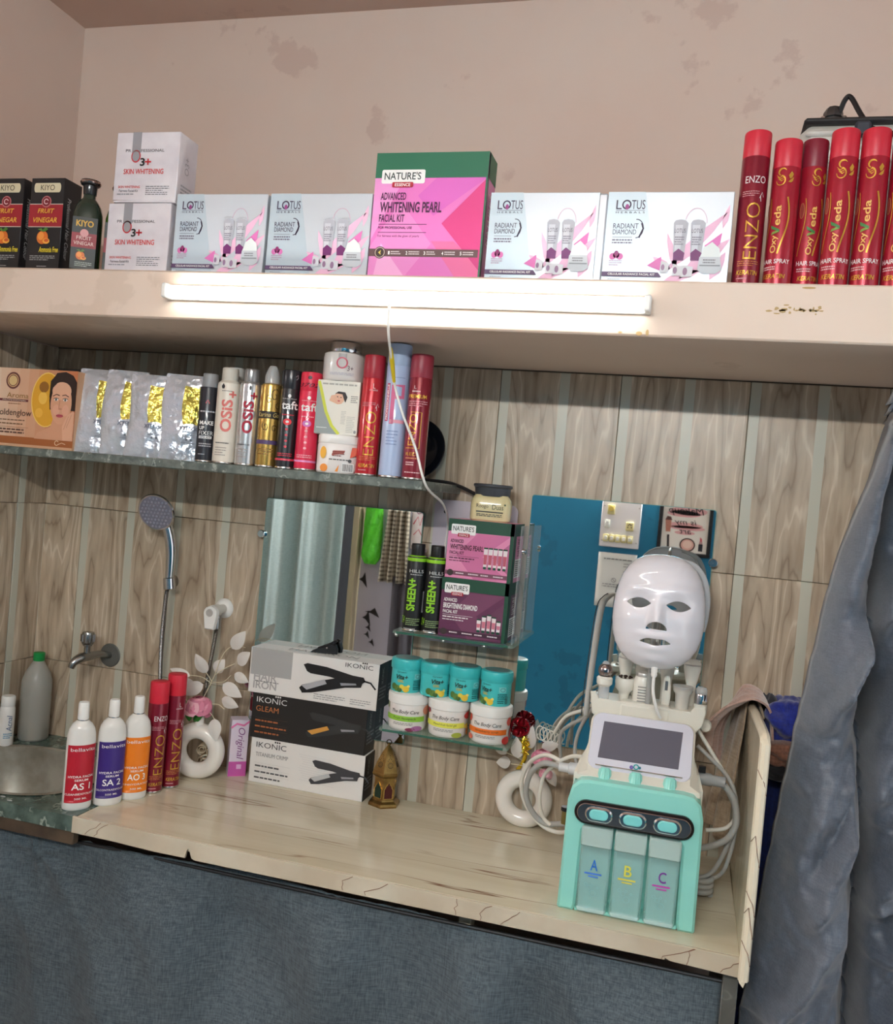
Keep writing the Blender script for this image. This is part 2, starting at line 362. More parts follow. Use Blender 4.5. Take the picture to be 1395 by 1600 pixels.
# ------------------------------------------------------------------ flat print (lettering and pictures printed on a surface)
_TX = {}
def text_mesh(t, bold=0.0, shear=0.0):
    k = (t, bold, shear)
    if k in _TX: return _TX[k]
    cu = bpy.data.curves.new('glyphs', 'FONT'); cu.body = t; cu.size = 1.0; cu.offset = bold; cu.shear = shear; cu.resolution_u = 3; cu.fill_mode = 'FRONT'
    ob = bpy.data.objects.new('glyphs', cu)
    me = bpy.data.meshes.new_from_object(ob)
    vs = [(v.co.x, v.co.y) for v in me.vertices]; fs = [tuple(p.vertices) for p in me.polygons]
    bpy.data.objects.remove(ob); bpy.data.curves.remove(cu); bpy.data.meshes.remove(me)
    _TX[k] = (vs, fs); return vs, fs
class Print:
    """u,v in 0..1 over a face of size w x h.  flat: O corner, U,V unit axes.  curved: radius R about the local z axis, u=0..1 spans the half turn facing -y."""
    def __init__(s, w, h, O=None, U=(1,0,0), V=(0,0,1), R=None, z0=0.0, fn=None, eps=0.00035):
        s.w, s.h, s.R, s.z0, s.fn, s.eps = w, h, R, z0, fn, eps
        if R is not None: s.w = PI*R
        s.O = Vector(O) if O is not None else None; s.U = Vector(U); s.V = Vector(V); s.N = s.U.cross(s.V)
        s.b = []; s.mats = []; s.lay = 0
    def mi(s, c):
        m = c if isinstance(c, bpy.types.Material) else ink(*c)
        if m not in s.mats: s.mats.append(m)
        return s.mats.index(m)
    def raw(s, vs, fs, c, lay):
        s.b.append((vs, fs, s.mi(c), lay))
    def rect(s, x0, y0, x1, y1, c, lay=0):
        n = max(1, int(abs(x1-x0)*s.w/0.004)) if (s.R or s.fn) else 1
        k = max(1, int(abs(y1-y0)*s.h/0.01)) if s.fn else 1
        vs = [(x0+(x1-x0)*i/n, y0+(y1-y0)*j/k) for j in range(k+1) for i in range(n+1)]
        fs = [(j*(n+1)+i, j*(n+1)+i+1, (j+1)*(n+1)+i+1, (j+1)*(n+1)+i) for j in range(k) for i in range(n)]
        s.raw(vs, fs, c, lay); return s
    def poly(s, pts, c, lay=0):
        ar = sum(pts[i-1][0]*pts[i][1]-pts[i][0]*pts[i-1][1] for i in range(len(pts)))
        if ar < 0: pts = pts[::-1]
        s.raw(list(pts), [tuple(range(len(pts)))], c, lay); return s
    def oval(s, cx, cy, rx, ry, c, lay=0, n=24): return s.poly(ellipse(cx, cy, rx, ry, n), c, lay)
    def ring(s, cx, cy, rx, ry, t, c, lay=0, a0=0.0, a1=2*PI, n=28):
        # t: line width as a share of the face width
        ty = t*s.w/s.h
        vs = []
        for k in range(n+1):
            a = a0+(a1-a0)*k/n
            vs.append((cx+(rx+t/2)*math.cos(a), cy+(ry+ty/2)*math.sin(a))); vs.append((cx+(rx-t/2)*math.cos(a), cy+(ry-ty/2)*math.sin(a)))
        s.raw(vs, [(2*k, 2*k+2, 2*k+3, 2*k+1) for k in range(n)], c, lay); return s
    def line(s, pts, t, c, lay=0):
        vs = []; n = len(pts)
        for i, p in enumerate(pts):
            a = pts[max(i-1, 0)]; b = pts[min(i+1, n-1)]
            dx, dy = (b[0]-a[0])*s.w, (b[1]-a[1])*s.h; l = math.hypot(dx, dy) or 1
            tt = t[i] if isinstance(t, (list, tuple)) else t
            nx, ny = -dy/l*tt*s.w/2, dx/l*tt*s.w/2
            vs.append((p[0]+nx/s.w, p[1]+ny/s.h)); vs.append((p[0]-nx/s.w, p[1]-ny/s.h))
        s.raw(vs, [(2*k, 2*k+1, 2*k+3, 2*k+2) for k in range(n-1)], c, lay); return s
    def text(s, t, x0, y0, x1, y1, c, lay=2, rot=0, bold=0.0, shear=0.0):
        """fits the string's ink box into x0..x1, y0..y1; rot=1 reads upward, rot=-1 downward"""
        vs, fs = text_mesh(t, bold, shear)
        if not vs: return s
        ax, bx = min(v[0] for v in vs), max(v[0] for v in vs); ay, by = min(v[1] for v in vs), max(v[1] for v in vs)
        out = []
        for v in vs:
            p = (v[0]-ax)/max(bx-ax, 1e-6); q = (v[1]-ay)/max(by-ay, 1e-6)
            if rot == 1: p, q = 1-q, p
            elif rot == -1: p, q = q, 1-p
            out.append((x0+(x1-x0)*p, y0+(y1-y0)*q))
        s.raw(out, fs, c, lay); return s
    def lines(s, x0, y0, x1, y1, n, c, lay=2, fill=0.5, seed=1):
        # rows of print too small to read: short dashes like words
        rd = random.Random(seed); dy = (y1-y0)/n
        for i in range(n):
            yy = y1-dy*(i+1); x = x0; xe = x1-(x1-x0)*rd.uniform(0, 0.3)
            while x < xe:
                wl = (x1-x0)*rd.uniform(0.06, 0.17); s.rect(x, yy+dy*0.25, min(x+wl, xe), yy+dy*(0.25+fill), c, lay); x += wl+(x1-x0)*0.025
        return s
    def barcode(s, x0, y0, x1, y1, c=BLACK, lay=2, seed=3):
        rd = random.Random(seed); x = x0
        while x < x1:
            w = (x1-x0)*rd.uniform(0.015, 0.05); s.rect(x, y0, min(x+w, x1), y1, c, lay); x += w*rd.uniform(1.6, 2.4)
        return s
    def build(s, parent, name='print'):
        V, F, Ms = [], [], []
        for vs, fs, mi, lay in s.b:
            pts = [(u*s.w, v*s.h) for u, v in vs]
            off = s.eps*(lay+1)
            if (s.R is not None or s.fn is not None):
                bm = bmesh.new(); bv = [bm.verts.new((p[0], p[1], 0)) for p in pts]
                for f in fs:
                    try: bm.faces.new([bv[i] for i in f])
                    except ValueError: pass
                xs = [p[0] for p in pts]; a, b = min(xs), max(xs); st = 0.0035 if s.R is None or s.R < 0.04 else 0.005
                k = math.ceil(a/st)
                while k*st < b:
                    bmesh.ops.bisect_plane(bm, geom=bm.verts[:]+bm.edges[:]+bm.faces[:], plane_co=(k*st, 0, 0), plane_no=(1, 0, 0)); k += 1
                if s.fn is not None:
                    ys = [p[1] for p in pts]; a, b = min(ys), max(ys); k = math.ceil(a/0.008)
                    while k*0.008 < b:
                        bmesh.ops.bisect_plane(bm, geom=bm.verts[:]+bm.edges[:]+bm.faces[:], plane_co=(0, k*0.008, 0), plane_no=(0, 1, 0)); k += 1
                bm.verts.index_update(); pts = [(v.co.x, v.co.y) for v in bm.verts]; fs = [tuple(v.index for v in f.verts) for f in bm.faces]; bm.free()
            o = len(V)
            for x, y in pts:
                if s.fn is not None: V.append(s.fn(x/s.w, y/s.h, off))
                elif s.R is not None:
                    a = (x/s.w-0.5)*PI; V.append((math.sin(a)*(s.R+off), -math.cos(a)*(s.R+off), s.z0+y))
                else: V.append(tuple(s.O+s.U*x+s.V*y+s.N*off))
            for f in fs: F.append([i+o for i in f]); Ms.append(mi)
        me = bpy.data.meshes.new(name); me.from_pydata(V, [], F)
        for m in s.mats: me.materials.append(m)
        for p, mi in zip(me.polygons, Ms): p.material_index = mi
        if s.R is not None or s.fn is not None:
            for p in me.polygons: p.use_smooth = True
        o = bpy.data.objects.new(name, me); COL.objects.link(o); o.parent = parent
        return o

# ------------------------------------------------------------------ things
def thing(name, label, cat, loc=(0,0,0), rz=0.0, group=None, rot=None):
    o = bpy.data.objects.new(name, None); COL.objects.link(o); o.empty_display_size = 0.02
    o.location = loc; o.rotation_euler = rot if rot else (0, 0, rz)
    return tag(o, label, cat, group)
def tag(o, label, cat, group=None):
    o['label'] = label; o['category'] = cat
    if group: o['group'] = group
    return o
def struct(o): o['kind'] = 'structure'; return o
def copy_tree(o, parent=None):
    c = o.copy(); COL.objects.link(c)
    if parent is not None: c.parent = parent
    for ch in list(o.children): copy_tree(ch, c)
    return c
def face_cam(x, y, k=1.0): return math.atan2(-x, 2.2+y)*-1*k if False else math.atan2(0-x, y+2.2)*k
ZC = 0.8124     # counter top
ZS = 2.034      # top of the concrete shelf
ZG = 1.628      # top of the green marble shelf

# ================================================================== SETTING
TILE = mat_tile()
PINK = mat_plaster('pink_plaster', (207,189,176), (204,181,167), (184,158,146))
PINKC = mat_plaster('pink_ceiling', (196,172,158), (190,164,150), (180,154,142))
SLABM = mat_plaster('cream_pink_paint', (224,206,190), (219,198,181), (206,186,168))
CREAM = mat_marble('cream_marble_laminate', (216,209,186), (200,190,165), (132,98,78), 1.5, 0.14, (0.5, 7.0, 1), 0.014)
GREEN = mat_marble('green_marble', (92,112,104), (42,62,58), (150,165,155), 16.0, 0.22, (1, 1, 1), 0.03)
GREENE = mat_marble('green_marble_edge', (122,130,124), (72,82,78), (160,168,160), 22.0, 0.3, (1, 1, 1), 0.03)
TEAL = mat_plaster('teal_paint', (20,122,158), (16,112,148), (14,98,130))
LAVW = mat_plaster('lavender_wall_paint', (196,196,212), (186,186,204), (170,170,190))
XL = -1.812      # side wall
# floor
fl = MB().box(-3.6, 2.4, -3.3, 0.12, -0.05, 0.0).build('floor', M('floor_tile', (150,142,132), 0.35, var=(5, (132,124,114)))); struct(fl)
ce = MB().box(-3.6, 2.4, -3.3, 0.12, 2.85, 2.93).build('ceiling', PINKC); struct(ce)
wb = MB().box(XL-0.12, 2.4, 0.0045, 0.12, 0.0, 2.85).build('wall_back', PINK); struct(wb)
wl = MB().box(XL-0.12, XL, -0.95, 0.0045, 0.0, 2.85).build('wall_left', PINK); struct(wl)
wr = MB().box(-1.30, 2.4, -3.3, -3.2, 0.0, 2.85).build('wall_rear', TEAL); struct(wr)
wr2 = MB().box(-3.6, -1.30, -3.3, -3.2, 0.0, 2.85).build('wall_rear_plain', LAVW); struct(wr2)
wfl = MB().box(-3.7, -3.6, -3.3, 0.12, 0.0, 2.85).build('wall_far_left', LAVW); struct(wfl)
wn = MB().box(-3.6, XL-0.12, -0.30, -0.25, 0.0, 2.85).build('wall_left_return', PINK); struct(wn)
# wall tiles: 0.297 wide, 0.448 high, each with its own edges
TW, TH = 0.297, 0.448
def tile_mesh(w, h):
    return MB().box(0.0006, w-0.0006, -0.0055, 0.006, 0.0006, h-0.0006, 0, 0.0012)
_tm = {}
def tile(parent, x, y, z, w, h, x0=0.0, rz=0.0):
    key = (round(w, 4), round(h, 4), round(x0, 4))
    if key not in _tm:
        mb = MB().box(x0+0.0006, x0+w-0.0006, -0.0045, 0.007, 0.0006, h-0.0006, 0, 0.001)
        o = mb.build('tile', TILE); _tm[key] = o
    else:
        o = _tm[key].copy(); COL.objects.link(o)
    o.parent = parent; o.location = (x, y, z); o.rotation_euler = (0, 0, rz); return o
for r, (z0, h) in enumerate(((0.58, TH), (1.028, TH), (1.476, 0.450))):
    for k in range(-7, 4):
        x = 0.10+TW*k
        if x+TW < XL: continue
        if x < XL: tile(wb, x, 0, z0, x+TW-XL, h, XL-x)
        else: tile(wb, x, 0, z0, TW, h)
    for k in range(3):       # on the side wall, turned a quarter
        tile(wl, XL, -0.002-TW*k+0.181-TW+0.0, z0, TW, h, 0.0, PI/2) if k else tile(wl, XL, 0.181-TW, z0, TW-0.181, h, 0.0, PI/2)
# grout backing
g = MB().box(XL, 1.29, 0.0012, 0.0046, 0.58, 1.929).build('grout', M('grout', (110,98,86), 0.9), wb)
g = MB().box(XL-0.0046, XL-0.0008, -0.71, 0.0, 0.58, 1.929).build('grout', M('grout'), wl)

# concrete loft shelf
sh = MB().box(XL, 2.2, -0.49, 0.0045, 1.929, ZS, 0, 0.004).build('concrete_shelf', SLABM)
tag(sh, 'long pink painted concrete shelf built into the wall above the tiles', 'shelf')
st = MB(); rd = random.Random(5)
for i in range(26):
    x = rd.uniform(0.095, 0.185); z = 1.986+rd.gauss(0, 0.004); w = rd.uniform(.002, .009); h = rd.uniform(.001, .004)
    pts = [(w*math.cos(a)*rd.uniform(.5, 1), h*math.sin(a)*rd.uniform(.5, 1)) for a in [k*PI/4 for k in range(8)]]
    st.prism(pts, (x, -0.4906, z), (1,0,0), (0,0,1), 0.0008)
for (x, z, w, h) in ((-0.13, 1.934, .006, .004), (-0.115, 1.936, .003, .006), (0.16, 2.026, .012, .002), (-0.165, 1.935, .004, .002)):
    st.prism(ellipse(0, 0, w, h, 9), (x, -0.4906, z), (1,0,0), (0,0,1), 0.0008)
st.build('chipped_paint', M('chip_brown', (188,160,112), 0.8), sh)['kind'] = 'stuff'

# LED batten on the shelf edge, with its own light
tl = thing('tube_light', 'glowing white tube light fixed along the shelf edge', 'light', (-0.624, -0.4905, 1.985))
L2 = 0.513
MB().box(-L2, L2, -0.008, 0.0, -0.016, 0.016, 0, 0.002).build('housing', white_plastic(), tl)
prof = [(-0.0135, -0.006)] + [(0.0135*math.cos(a)*-1, -0.008-0.022*math.sin(a)) for a in [PI*k/10 for k in range(11)]] + [(0.0135, -0.006)]
mb = MB(); secs = []
for x in (-L2+0.012, L2-0.012): secs.append([(x, p[1], p[0]) for p in prof])
mb.loft(secs); mb.build('diffuser', mat_emit('tube_glow', (255,250,240), SLAB_TUBE), tl)
for sx in (-1, 1):
    MB().box(sx*(L2-0.0125), sx*L2, -0.031, 0.0, -0.0155, 0.0155, 0, 0.003).build('end_cap', white_plastic(), tl)
TLO = Vector((-0.624, -0.4905, 1.985))
cord = MB().tube([Vector(q)-TLO for q in ((-0.621,-0.512,1.972), (-0.626,-0.49,1.92), (-0.634,-0.44,1.88), (-0.642,-0.38,1.829), (-0.622,-0.372,1.77), (-0.590,-0.358,1.697), (-0.562,-0.345,1.617), (-0.563,-0.19,1.578), (-0.592,-0.03,1.525), (-0.60,-0.018,1.44))], 0.0028, 8, smooth=8).build('power_cord', white_plastic(), tl)
MB().tube([Vector(q)-TLO for q in ((-0.632,-0.452,1.893), (-0.636,-0.425,1.87), (-0.642,-0.385,1.833))], [0.0035, 0.0052, 0.0035], 8, smooth=4).build('tape', M('yellow_tape', (226,200,40), 0.4), cord)
# the other long lamp of the room, high on the opposite wall
rl = thing('tube_light', 'long lamp high on the teal wall opposite the shelves', 'light', (-0.30, -3.199, 2.39))
MB().box(-0.62, 0.62, 0.0, 0.03, -0.03, 0.03, 0, 0.004).build('housing', white_plastic(), rl)
mb = MB(); mb.tube([(-0.6, 0.05, 0), (0.6, 0.05, 0)], 0.02, 14); mb.build('diffuser', mat_emit('room_tube_glow', (255,249,241), ROOM_TUBE), rl)
for sx in (-1, 1): MB().box(sx*0.60, sx*0.62, 0.0, 0.072, -0.024, 0.024, 0, 0.004).build('end_cap', white_plastic(), rl)

# green marble shelf
gs = thing('marble_shelf', 'narrow green marble shelf holding spray cans and foil pouches', 'shelf', (0, 0, 0))
MB().box(XL, -0.574, -0.335, 0.003, 1.607, ZG, 0, 0.002).build('slab', GREENE, gs)

# added fill lamp, to brighten the curtain corner that the mirror shows
ll = thing('tube_light', 'added fill lamp high on the plain far side wall', 'light', (-3.599, -1.9, 2.3), rot=(0, 0, -PI/2))
MB().box(-0.62, 0.62, 0.0, 0.03, -0.03, 0.03, 0, 0.004).build('housing', white_plastic(), ll)
MB().tube([(-0.6, 0.05, 0), (0.6, 0.05, 0)], 0.02, 14).build('diffuser', mat_emit('added_fill_glow', (255,249,241), 130.0), ll)
for sx in (-1, 1): MB().box(sx*0.60, sx*0.62, 0.0, 0.072, -0.024, 0.024, 0, 0.004).build('end_cap', white_plastic(), ll)

# ------------------------------------------------------------------ counters
ct = thing('countertop', 'cream marbled counter top with a torn notch in its front edge', 'counter', (0, 0, 0))
MB().box(-1.268, 0.152, -0.484, -0.0043, 0.786, ZC, 0, 0.003).build('slab', CREAM, ct)
# wrapped front edge with a torn notch
pts = [(-1.272, .777), (-1.17, .777), (-1.06, .774), (-.985, .775), (-.982, .790), (-.978, .796), (-.974, .79), (-.969, .777), (-.96, .774), (-.5, .777), (0.02, .780), (0.022, .784), (0.03, .780), (.1, .778), (.158, .776), (.158, ZC+.0008), (-1.272, ZC+.0008)]
MB().prism(pts, (0, -0.4905, 0), (1,0,0), (0,0,1), 0.0066, bevel=0.0008).build('front_edge', M('laminate_edge', (204,196,176), 0.3, var=(9, (188,176,154))), ct)
veins = MB(); rd = random.Random(11)
for x in (-1.236, -1.213, -.62, -.57, -.38, -.33, -.29, .015, .06, .12):
    p = [Vector((x, -0.4908, .780))]
    for k in range(5): p.append(p[-1]+Vector((rd.uniform(-.004, .016), 0, .0064)))
    veins.tube(p, 0.0007, 4)
veins.build('vein', M('laminate_vein', (128,92,74), 0.4), ct)
ep = thing('end_panel', 'upright cream marbled panel closing the end of the counter', 'panel', (0, 0, 0))
pp = [(-.494, .776), (0.0, .776), (0.0, 1.185), (-.05, 1.19), (-.42, 1.212), (-.47, 1.212), (-.488, 1.20), (-.494, 1.18)]
MB().prism(pp, (0.168, 0, 0), (0,1,0), (0,0,1), 0.017, bevel=0.003).build('board', CREAM, ep)
mb = MB().tube([(0.1595, -0.494, .776), (0.1595, -.4945, 1.0), (0.1595, -.4945, 1.185), (0.1595, -.484, 1.205), (0.1595, -.46, 1.213), (0.1595, -.3, 1.207), (0.1595, -.05, 1.191)], 0.0095, 8, smooth=3)
mb.build('edge_wrap', M('laminate_wrap', (226,217,194), 0.35, bump=(40, .6, .004)), ep)
for z, s in ((1.16, 1), (1.03, -1), (.94, 1), (.90, -1), (.85, 1)):
    MB().tube([(0.150, -0.500, z), (0.1565, -.504, z-.012*s), (.163, -.5035, z-.022), (.168, -.499, z-.045)], 0.0008, 4).build('vein', M('laminate_vein'), ep)
MB().prism([(0, 0), (.016, .004), (.010, -.016), (.003, -.008)], (0.150, -.4985, .780), (1,0,0), (0,0,1), 0.001).build('torn_flap', M('laminate_wrap'), ep)
# stone upright below
pst = MB().box(0.128, 0.156, -0.45, -0.02, 0.0, 0.778, 0, 0.002).build('support_slab', mat_marble('grey_stone', (98,98,92), (70,70,66), (130,130,124), 6, 0.4)); tag(pst, 'dark grey stone upright under the end of the cream counter', 'support')
tag(MB().box(-0.392, -0.366, -0.405, -0.365, 0.0, 0.788, 0, 0.002).build('support_post', M('pale_leg', (196,188,170), 0.6)), 'pale narrow post under the middle of the cream counter', 'support')

gc = thing('sink_counter', 'green marble sink counter in the corner below the tap', 'counter', (0, 0, 0))
CXs, CYs, RXs, RYs = -1.585, -0.285, 0.205, 0.165
def rimpt(a, k=1.0): return (CXs+RXs*k*math.copysign(abs(math.cos(a))**(2/2.6), math.cos(a)), CYs+RYs*k*math.copysign(abs(math.sin(a))**(2/2.6), math.sin(a)))
nseg = 48; mb = MB(); x0, x1, y0, y1 = XL+.0045, -1.268, -0.488, -0.0043
def outer(a):
    c, s = math.cos(a), math.sin(a); tx = ((x1 if c > 0 else x0)-CXs)/c if abs(c) > 1e-6 else 1e9; ty = ((y1 if s > 0 else y0)-CYs)/s if abs(s) > 1e-6 else 1e9
    t = min(tx, ty); return (CXs+c*t, CYs+s*t)
angs = sorted([2*PI*k/nseg for k in range(nseg)] + [math.atan2(yy-CYs, xx-CXs) % (2*PI) for xx in (x0, x1) for yy in (y0, y1)])
vs = []; fs = []; n = len(angs)
for z in (ZC, ZC-0.035):
    for a in angs: vs.append((*outer(a), z))
    for a in angs: vs.append((*rimpt(a), z))
for k in range(n):
    k2 = (k+1) % n
    fs += [(k, k2, n+k2, n+k), (2*n+k, 3*n+k, 3*n+k2, 2*n+k2), (k, 2*n+k, 2*n+k2, k2), (n+k, n+k2, 3*n+k2, 3*n+k)]
mb.add(vs, fs); mb.build('slab', GREEN, gc, angle=30)
secs = []
for (k, z) in ((1.07, ZC+.002), (1.02, ZC+.004), (0.985, ZC+.001), (.97, ZC-.02), (.93, ZC-.09), (.82, ZC-.135), (.55, ZC-.152), (.12, ZC-.158), (.10, ZC-.165)):
    secs.append([(*rimpt(2*PI*j/44, k), z) for j in range(44)])
MB().loft(secs, caps=False).build('basin', M('worn_steel', (172,168,156), 0.38, 0.25, var=(14, (128,123,110)), bump=(60, .15)), gc)
MB().lathe([(0.028, 0), (0.03, 0.004), (0.022, 0.005), (0.018, 0.0), (0.001, -0.002)], 20, 0, Matrix.Translation((CXs, CYs, ZC-.158))).build('drain', chrome(), gc)
MB().box(XL, -1.272, -0.482, -0.462, 0.745, ZC-.034, 0, 0.002).build('front_apron', M('grimy_apron', (96,80,62), 0.7, var=(12, (60,48,38))), gc)
w = MB(); rd = random.Random(3)
for i in range(14):
    x, y = -1.52+rd.gauss(0, .035), -.462+rd.gauss(0, .006)
    w.ball((x, y, ZC+.0008), (rd.uniform(.003, .01), rd.uniform(.002, .006), .0014), 10)
w.build('water_drop', M('water_drop', (225,232,232), 0.05, alpha=0.5), gc)

# ------------------------------------------------------------------ curtains
def ridged(p, o=3):
    s = 0; a = 1.0; f = 1.0
    for i in range(o):
        s += a*(1-abs(noise.noise(p*f))*2.0); a *= .5; f *= 2.03
    return s
LOWC = mat_fabric('slate_linen', (92,105,112), (58,69,76), 380.0, 0.1, 0.85, 0.3, 5.0)
BIGC = mat_fabric('steel_blue_cotton', (96,104,116), (76,85,98), 500.0, 0.3, 0.5, 0.12, 2.5)
def lowcur(u, v):
    x = -1.80+u*1.928; top = 0.738-0.010*math.sin(u*PI*3)*(1-u)-(0.012 if u < .1 else 0)*(1-u/.1 if u < .1 else 0)+0.004*noise.noise(Vector((u*60, 0, 3)))
    z = top*(1-v)+0.02*v
    k = min(1, v*5+.15)
    fold = 0.034*math.sin(u*30+1.2*math.sin(u*9)+v*1.6*math.sin(u*15)+v*2.5)+0.007*math.sin(u*71+2*v)
    y = -0.447+fold*k*0.8
    y -= 0.060*ridged(Vector((x*2.2+z*1.4, z*0.8, 1.7)), 2)*k*0.5-0.018
    gx, gz = -1.40, 0.69        # gathered knot
    d = math.hypot((x-gx)*1.0, z-gz); an = math.atan2(z-gz, x-gx)
    y -= 0.012*math.exp(-(d/.035)**2)+0.006*math.sin(an*7)*math.exp(-(d/.10)**2)
    y += 0.004*noise.noise(Vector((u*150, v*3, 0)))*max(0, 1-v*12)
    return (x, y, z)
lc = MB().grid(lowcur, 260, 90).build('counter_curtain', LOWC, angle=None, solid=0.002); tag(lc, 'slate grey linen curtain hanging under the cream counter', 'curtain')
MB().tube([(-1.80, -.435, .726), (-1.2, -.435, .734), (-.6, -.435, .734), (.13, -.435, .738)], 0.004, 8).build('curtain_wire', M('wire_dark', (60,60,62), .5, .8), lc)
def xedge(z):
    pts = [(2.0, .375), (1.829, .334), (1.514, .258), (1.208, .219), (.9, .188), (.746, .176), (.645, .171), (0, .165)]
    for (za, xa), (zb, xb) in zip(pts, pts[1:]):
        if z >= zb: return xa+(xb-xa)*(za-z)/(za-zb)
    return pts[-1][1]
rdc = random.Random(21); CREASES = []
for k in range(16):      # long drag folds of the upper part
    z_ = rdc.uniform(1.0, 1.8); x_ = rdc.uniform(.27, .40); l_ = rdc.uniform(.12, .3); CREASES.append((x_, z_, x_-l_*.38, z_-l_, rdc.choice((-1, 1, 1))*rdc.uniform(.018, .036), rdc.uniform(.018, .035)))
for k in range(46):      # broken creases lower down and on the second fold
    z_ = rdc.uniform(.2, 1.25); x_ = rdc.uniform(.19, .62); l_ = rdc.uniform(.05, .16); q_ = rdc.uniform(-1.5, 1.5); CREASES.append((x_, z_, x_+l_*math.sin(q_)*.8, z_-l_*math.cos(q_), rdc.choice((-1, 1))*rdc.uniform(.012, .026), rdc.uniform(.014, .032)))
def bigcur(u, v):
    z = 1.925*(1-v)+0.02*v; xl = xedge(z); x = xl+u*(1.02-xl)
    split = 0.352+0.02*math.sin(z*3)
    if x < split:
        s = (x-xl)/(split-xl); y = -0.36-0.11*math.sin(PI*min(1, s*.98))**0.8
        y += 0.14*max(0, s-.80)/.20
    else:
        s = (x-split)/.30; y = -0.37-0.085*abs(math.sin(PI*(s % 1.0)))**0.6+(0.10*math.exp(-(s/.035)**2))
    # long diagonal drag folds running down towards the gathered edge, plus creases
    q = Vector(((x-xl)*5.5-z*2.2, z*1.5, .3)); y -= 0.062*(ridged(q, 2)-.8)*min(1, u*14)
    q2 = Vector((x*9+4, z*7, 2.0)); y -= 0.017*(ridged(q2, 3)-.8)
    for (ax, az, bx, bz, am, wd) in CREASES:
        dx_, dz_ = bx-ax, bz-az; t_ = max(0, min(1, ((x-ax)*dx_+(z-az)*dz_)/(dx_*dx_+dz_*dz_))); dd = math.hypot(x-ax-dx_*t_, z-az-dz_*t_)
        if dd < wd: y -= am*(1-dd/wd)**1.3*math.sin(PI*(.12+.76*t_))
    q3 = Vector((x*26, z*17+x*9, 5.0)); y -= 0.0045*ridged(q3, 2)
    return (x, y, z)
bc = MB().grid(bigcur, 200, 360).build('curtain', BIGC, angle=None, solid=0.002); tag(bc, 'tall crumpled blue grey curtain beside the counter end panel', 'curtain')

# ------------------------------------------------------------------ the room seen in the mirrors
sb = thing('switchboard', 'white switchboard with cream switches on the teal wall', 'switchboard', (-0.412, -3.198, 1.525))
XR = Matrix.Rotation(PI, 4, 'Z')    # rear wall things face +y
def rear(o): o.rotation_euler = (0, 0, PI); return o
rear(sb)
MB().box(-.115, .115, -.02, 0, -.14, .14, 0, .004).build('plate', M('switch_plate', (226,224,228), .4), sb)
SWC = M('switch_cream', (222,210,150), .4); 
def sw(x, z, w, h, nm, mat=SWC, dep=.026): return MB().box(x-w/2, x+w/2, -dep-.006, -.019, z-h/2, z+h/2, 0, .003).build(nm, mat, sb)
d = sw(.06, .08, .042, .058, 'dimmer'); MB().lathe([(.016, 0), (.015, .01), (.001, .01)], 18, 0, Matrix.Translation((.06, -.032, .085)) @ Matrix.Rotation(PI/2, 4, 'X')).build('knob', M('switch_yellow', (214,190,96), .4), d)
s1 = sw(.075, -.005, .032, .05, 'switch', M('switch_white', (226,226,216), .4)); MB().box(.064, .086, -.037, -.031, -.018, .012, 0, .002).build('rocker', white_plastic(), s1)
so = sw(-.055, -.012, .045, .052, 'socket')
for (a, c) in ((-.055, .002), (-.066, -.016), (-.044, -.016), (-.063, -.003), (-.047, -.003)): MB().ball((a, -.0325, c), (.004, .0015, .004), 8).build('socket_hole', black_plastic(), so)
for k in range(5):
    s1 = sw(-.062+k*.035, -.088, .031, .045, 'switch'); MB().box(-.062+k*.035-.009, -.062+k*.035+.009, -.037, -.031, -.1, -.076, 0, .002).build('rocker', M('switch_white', (226,226,216), .4), s1)
for (a, c) in ((-.1, .1), (.1, .1), (-.1, -.105), (.1, -.105)): MB().ball((a, -.0205, c), (.004, .0015, .004), 8).build('screw', steel(), sb)

fr = thing('framed_print', 'black framed makeup print hanging on the teal wall', 'picture', (-0.045, -3.198, 1.535)); rear(fr)
for (a, b_, c, d) in ((-.135, .135, .125, .145), (-.135, .135, -.145, -.125), (-.135, -.115, -.125, .125), (.115, .135, -.125, .125)):
    MB().box(a, b_, -.022, 0, c, d, 0, .003).build('frame_rail', black_plastic(), fr)
MB().box(-.116, .116, -.010, -.002, -.126, .126).build('sheet', M('print_paper', (240,236,228), .5), fr)
p = Print(.232, .252, (-.116, -.0102, -.126))
pk = (232,176,178)
for (cx, cy, rx, ry) in ((.45, .85, .40, .09), (.55, .79, .36, .07), (.52, .55, .40, .06), (.45, .50, .38, .05), (.5, .40, .22, .04)): p.oval(cx, cy, rx, ry, pk, 0)
p.text('Makeup', .12, .74, .88, .93, BLACK, 2, shear=.25); p.text('is my', .26, .53, .74, .67, BLACK, 2, shear=.25); p.text('art', .36, .38, .62, .47, BLACK, 2, shear=.25)
p.oval(.42, .16, .17, .14, (60,40,36), 1); p.oval(.42, .16, .14, .115, (228,178,166), 2); p.oval(.42, .17, .10, .08, (240,206,192), 3)
p.line([(.83, .06), (.85, .34)], .05, (44,40,44), 1); p.line([(.86, .40), (.87, .66)], [.10, .13], (188,128,110), 1); p.poly([(.79, .64), (.94, .64), (.90, .72), (.82, .71)], (90,52,50), 2)
p.rect(.09, .05, .18, .20, (40,40,50), 1); p.rect(.10, .20, .17, .25, (190,150,150), 1); p.poly([(.11, .25), (.16, .25), (.16, .34), (.12, .31)], (210,90,104), 1)
p.oval(.93, .96, .05, .04, (196,46,66), 1)
p.build(fr, 'picture_print'); fr.scale = (1.12, 1.12, 1.12)
nt_ = thing('paper_notice', 'white paper notice taped below the switchboard', 'paper', (-0.412, -3.1995, 1.19)); rear(nt_)
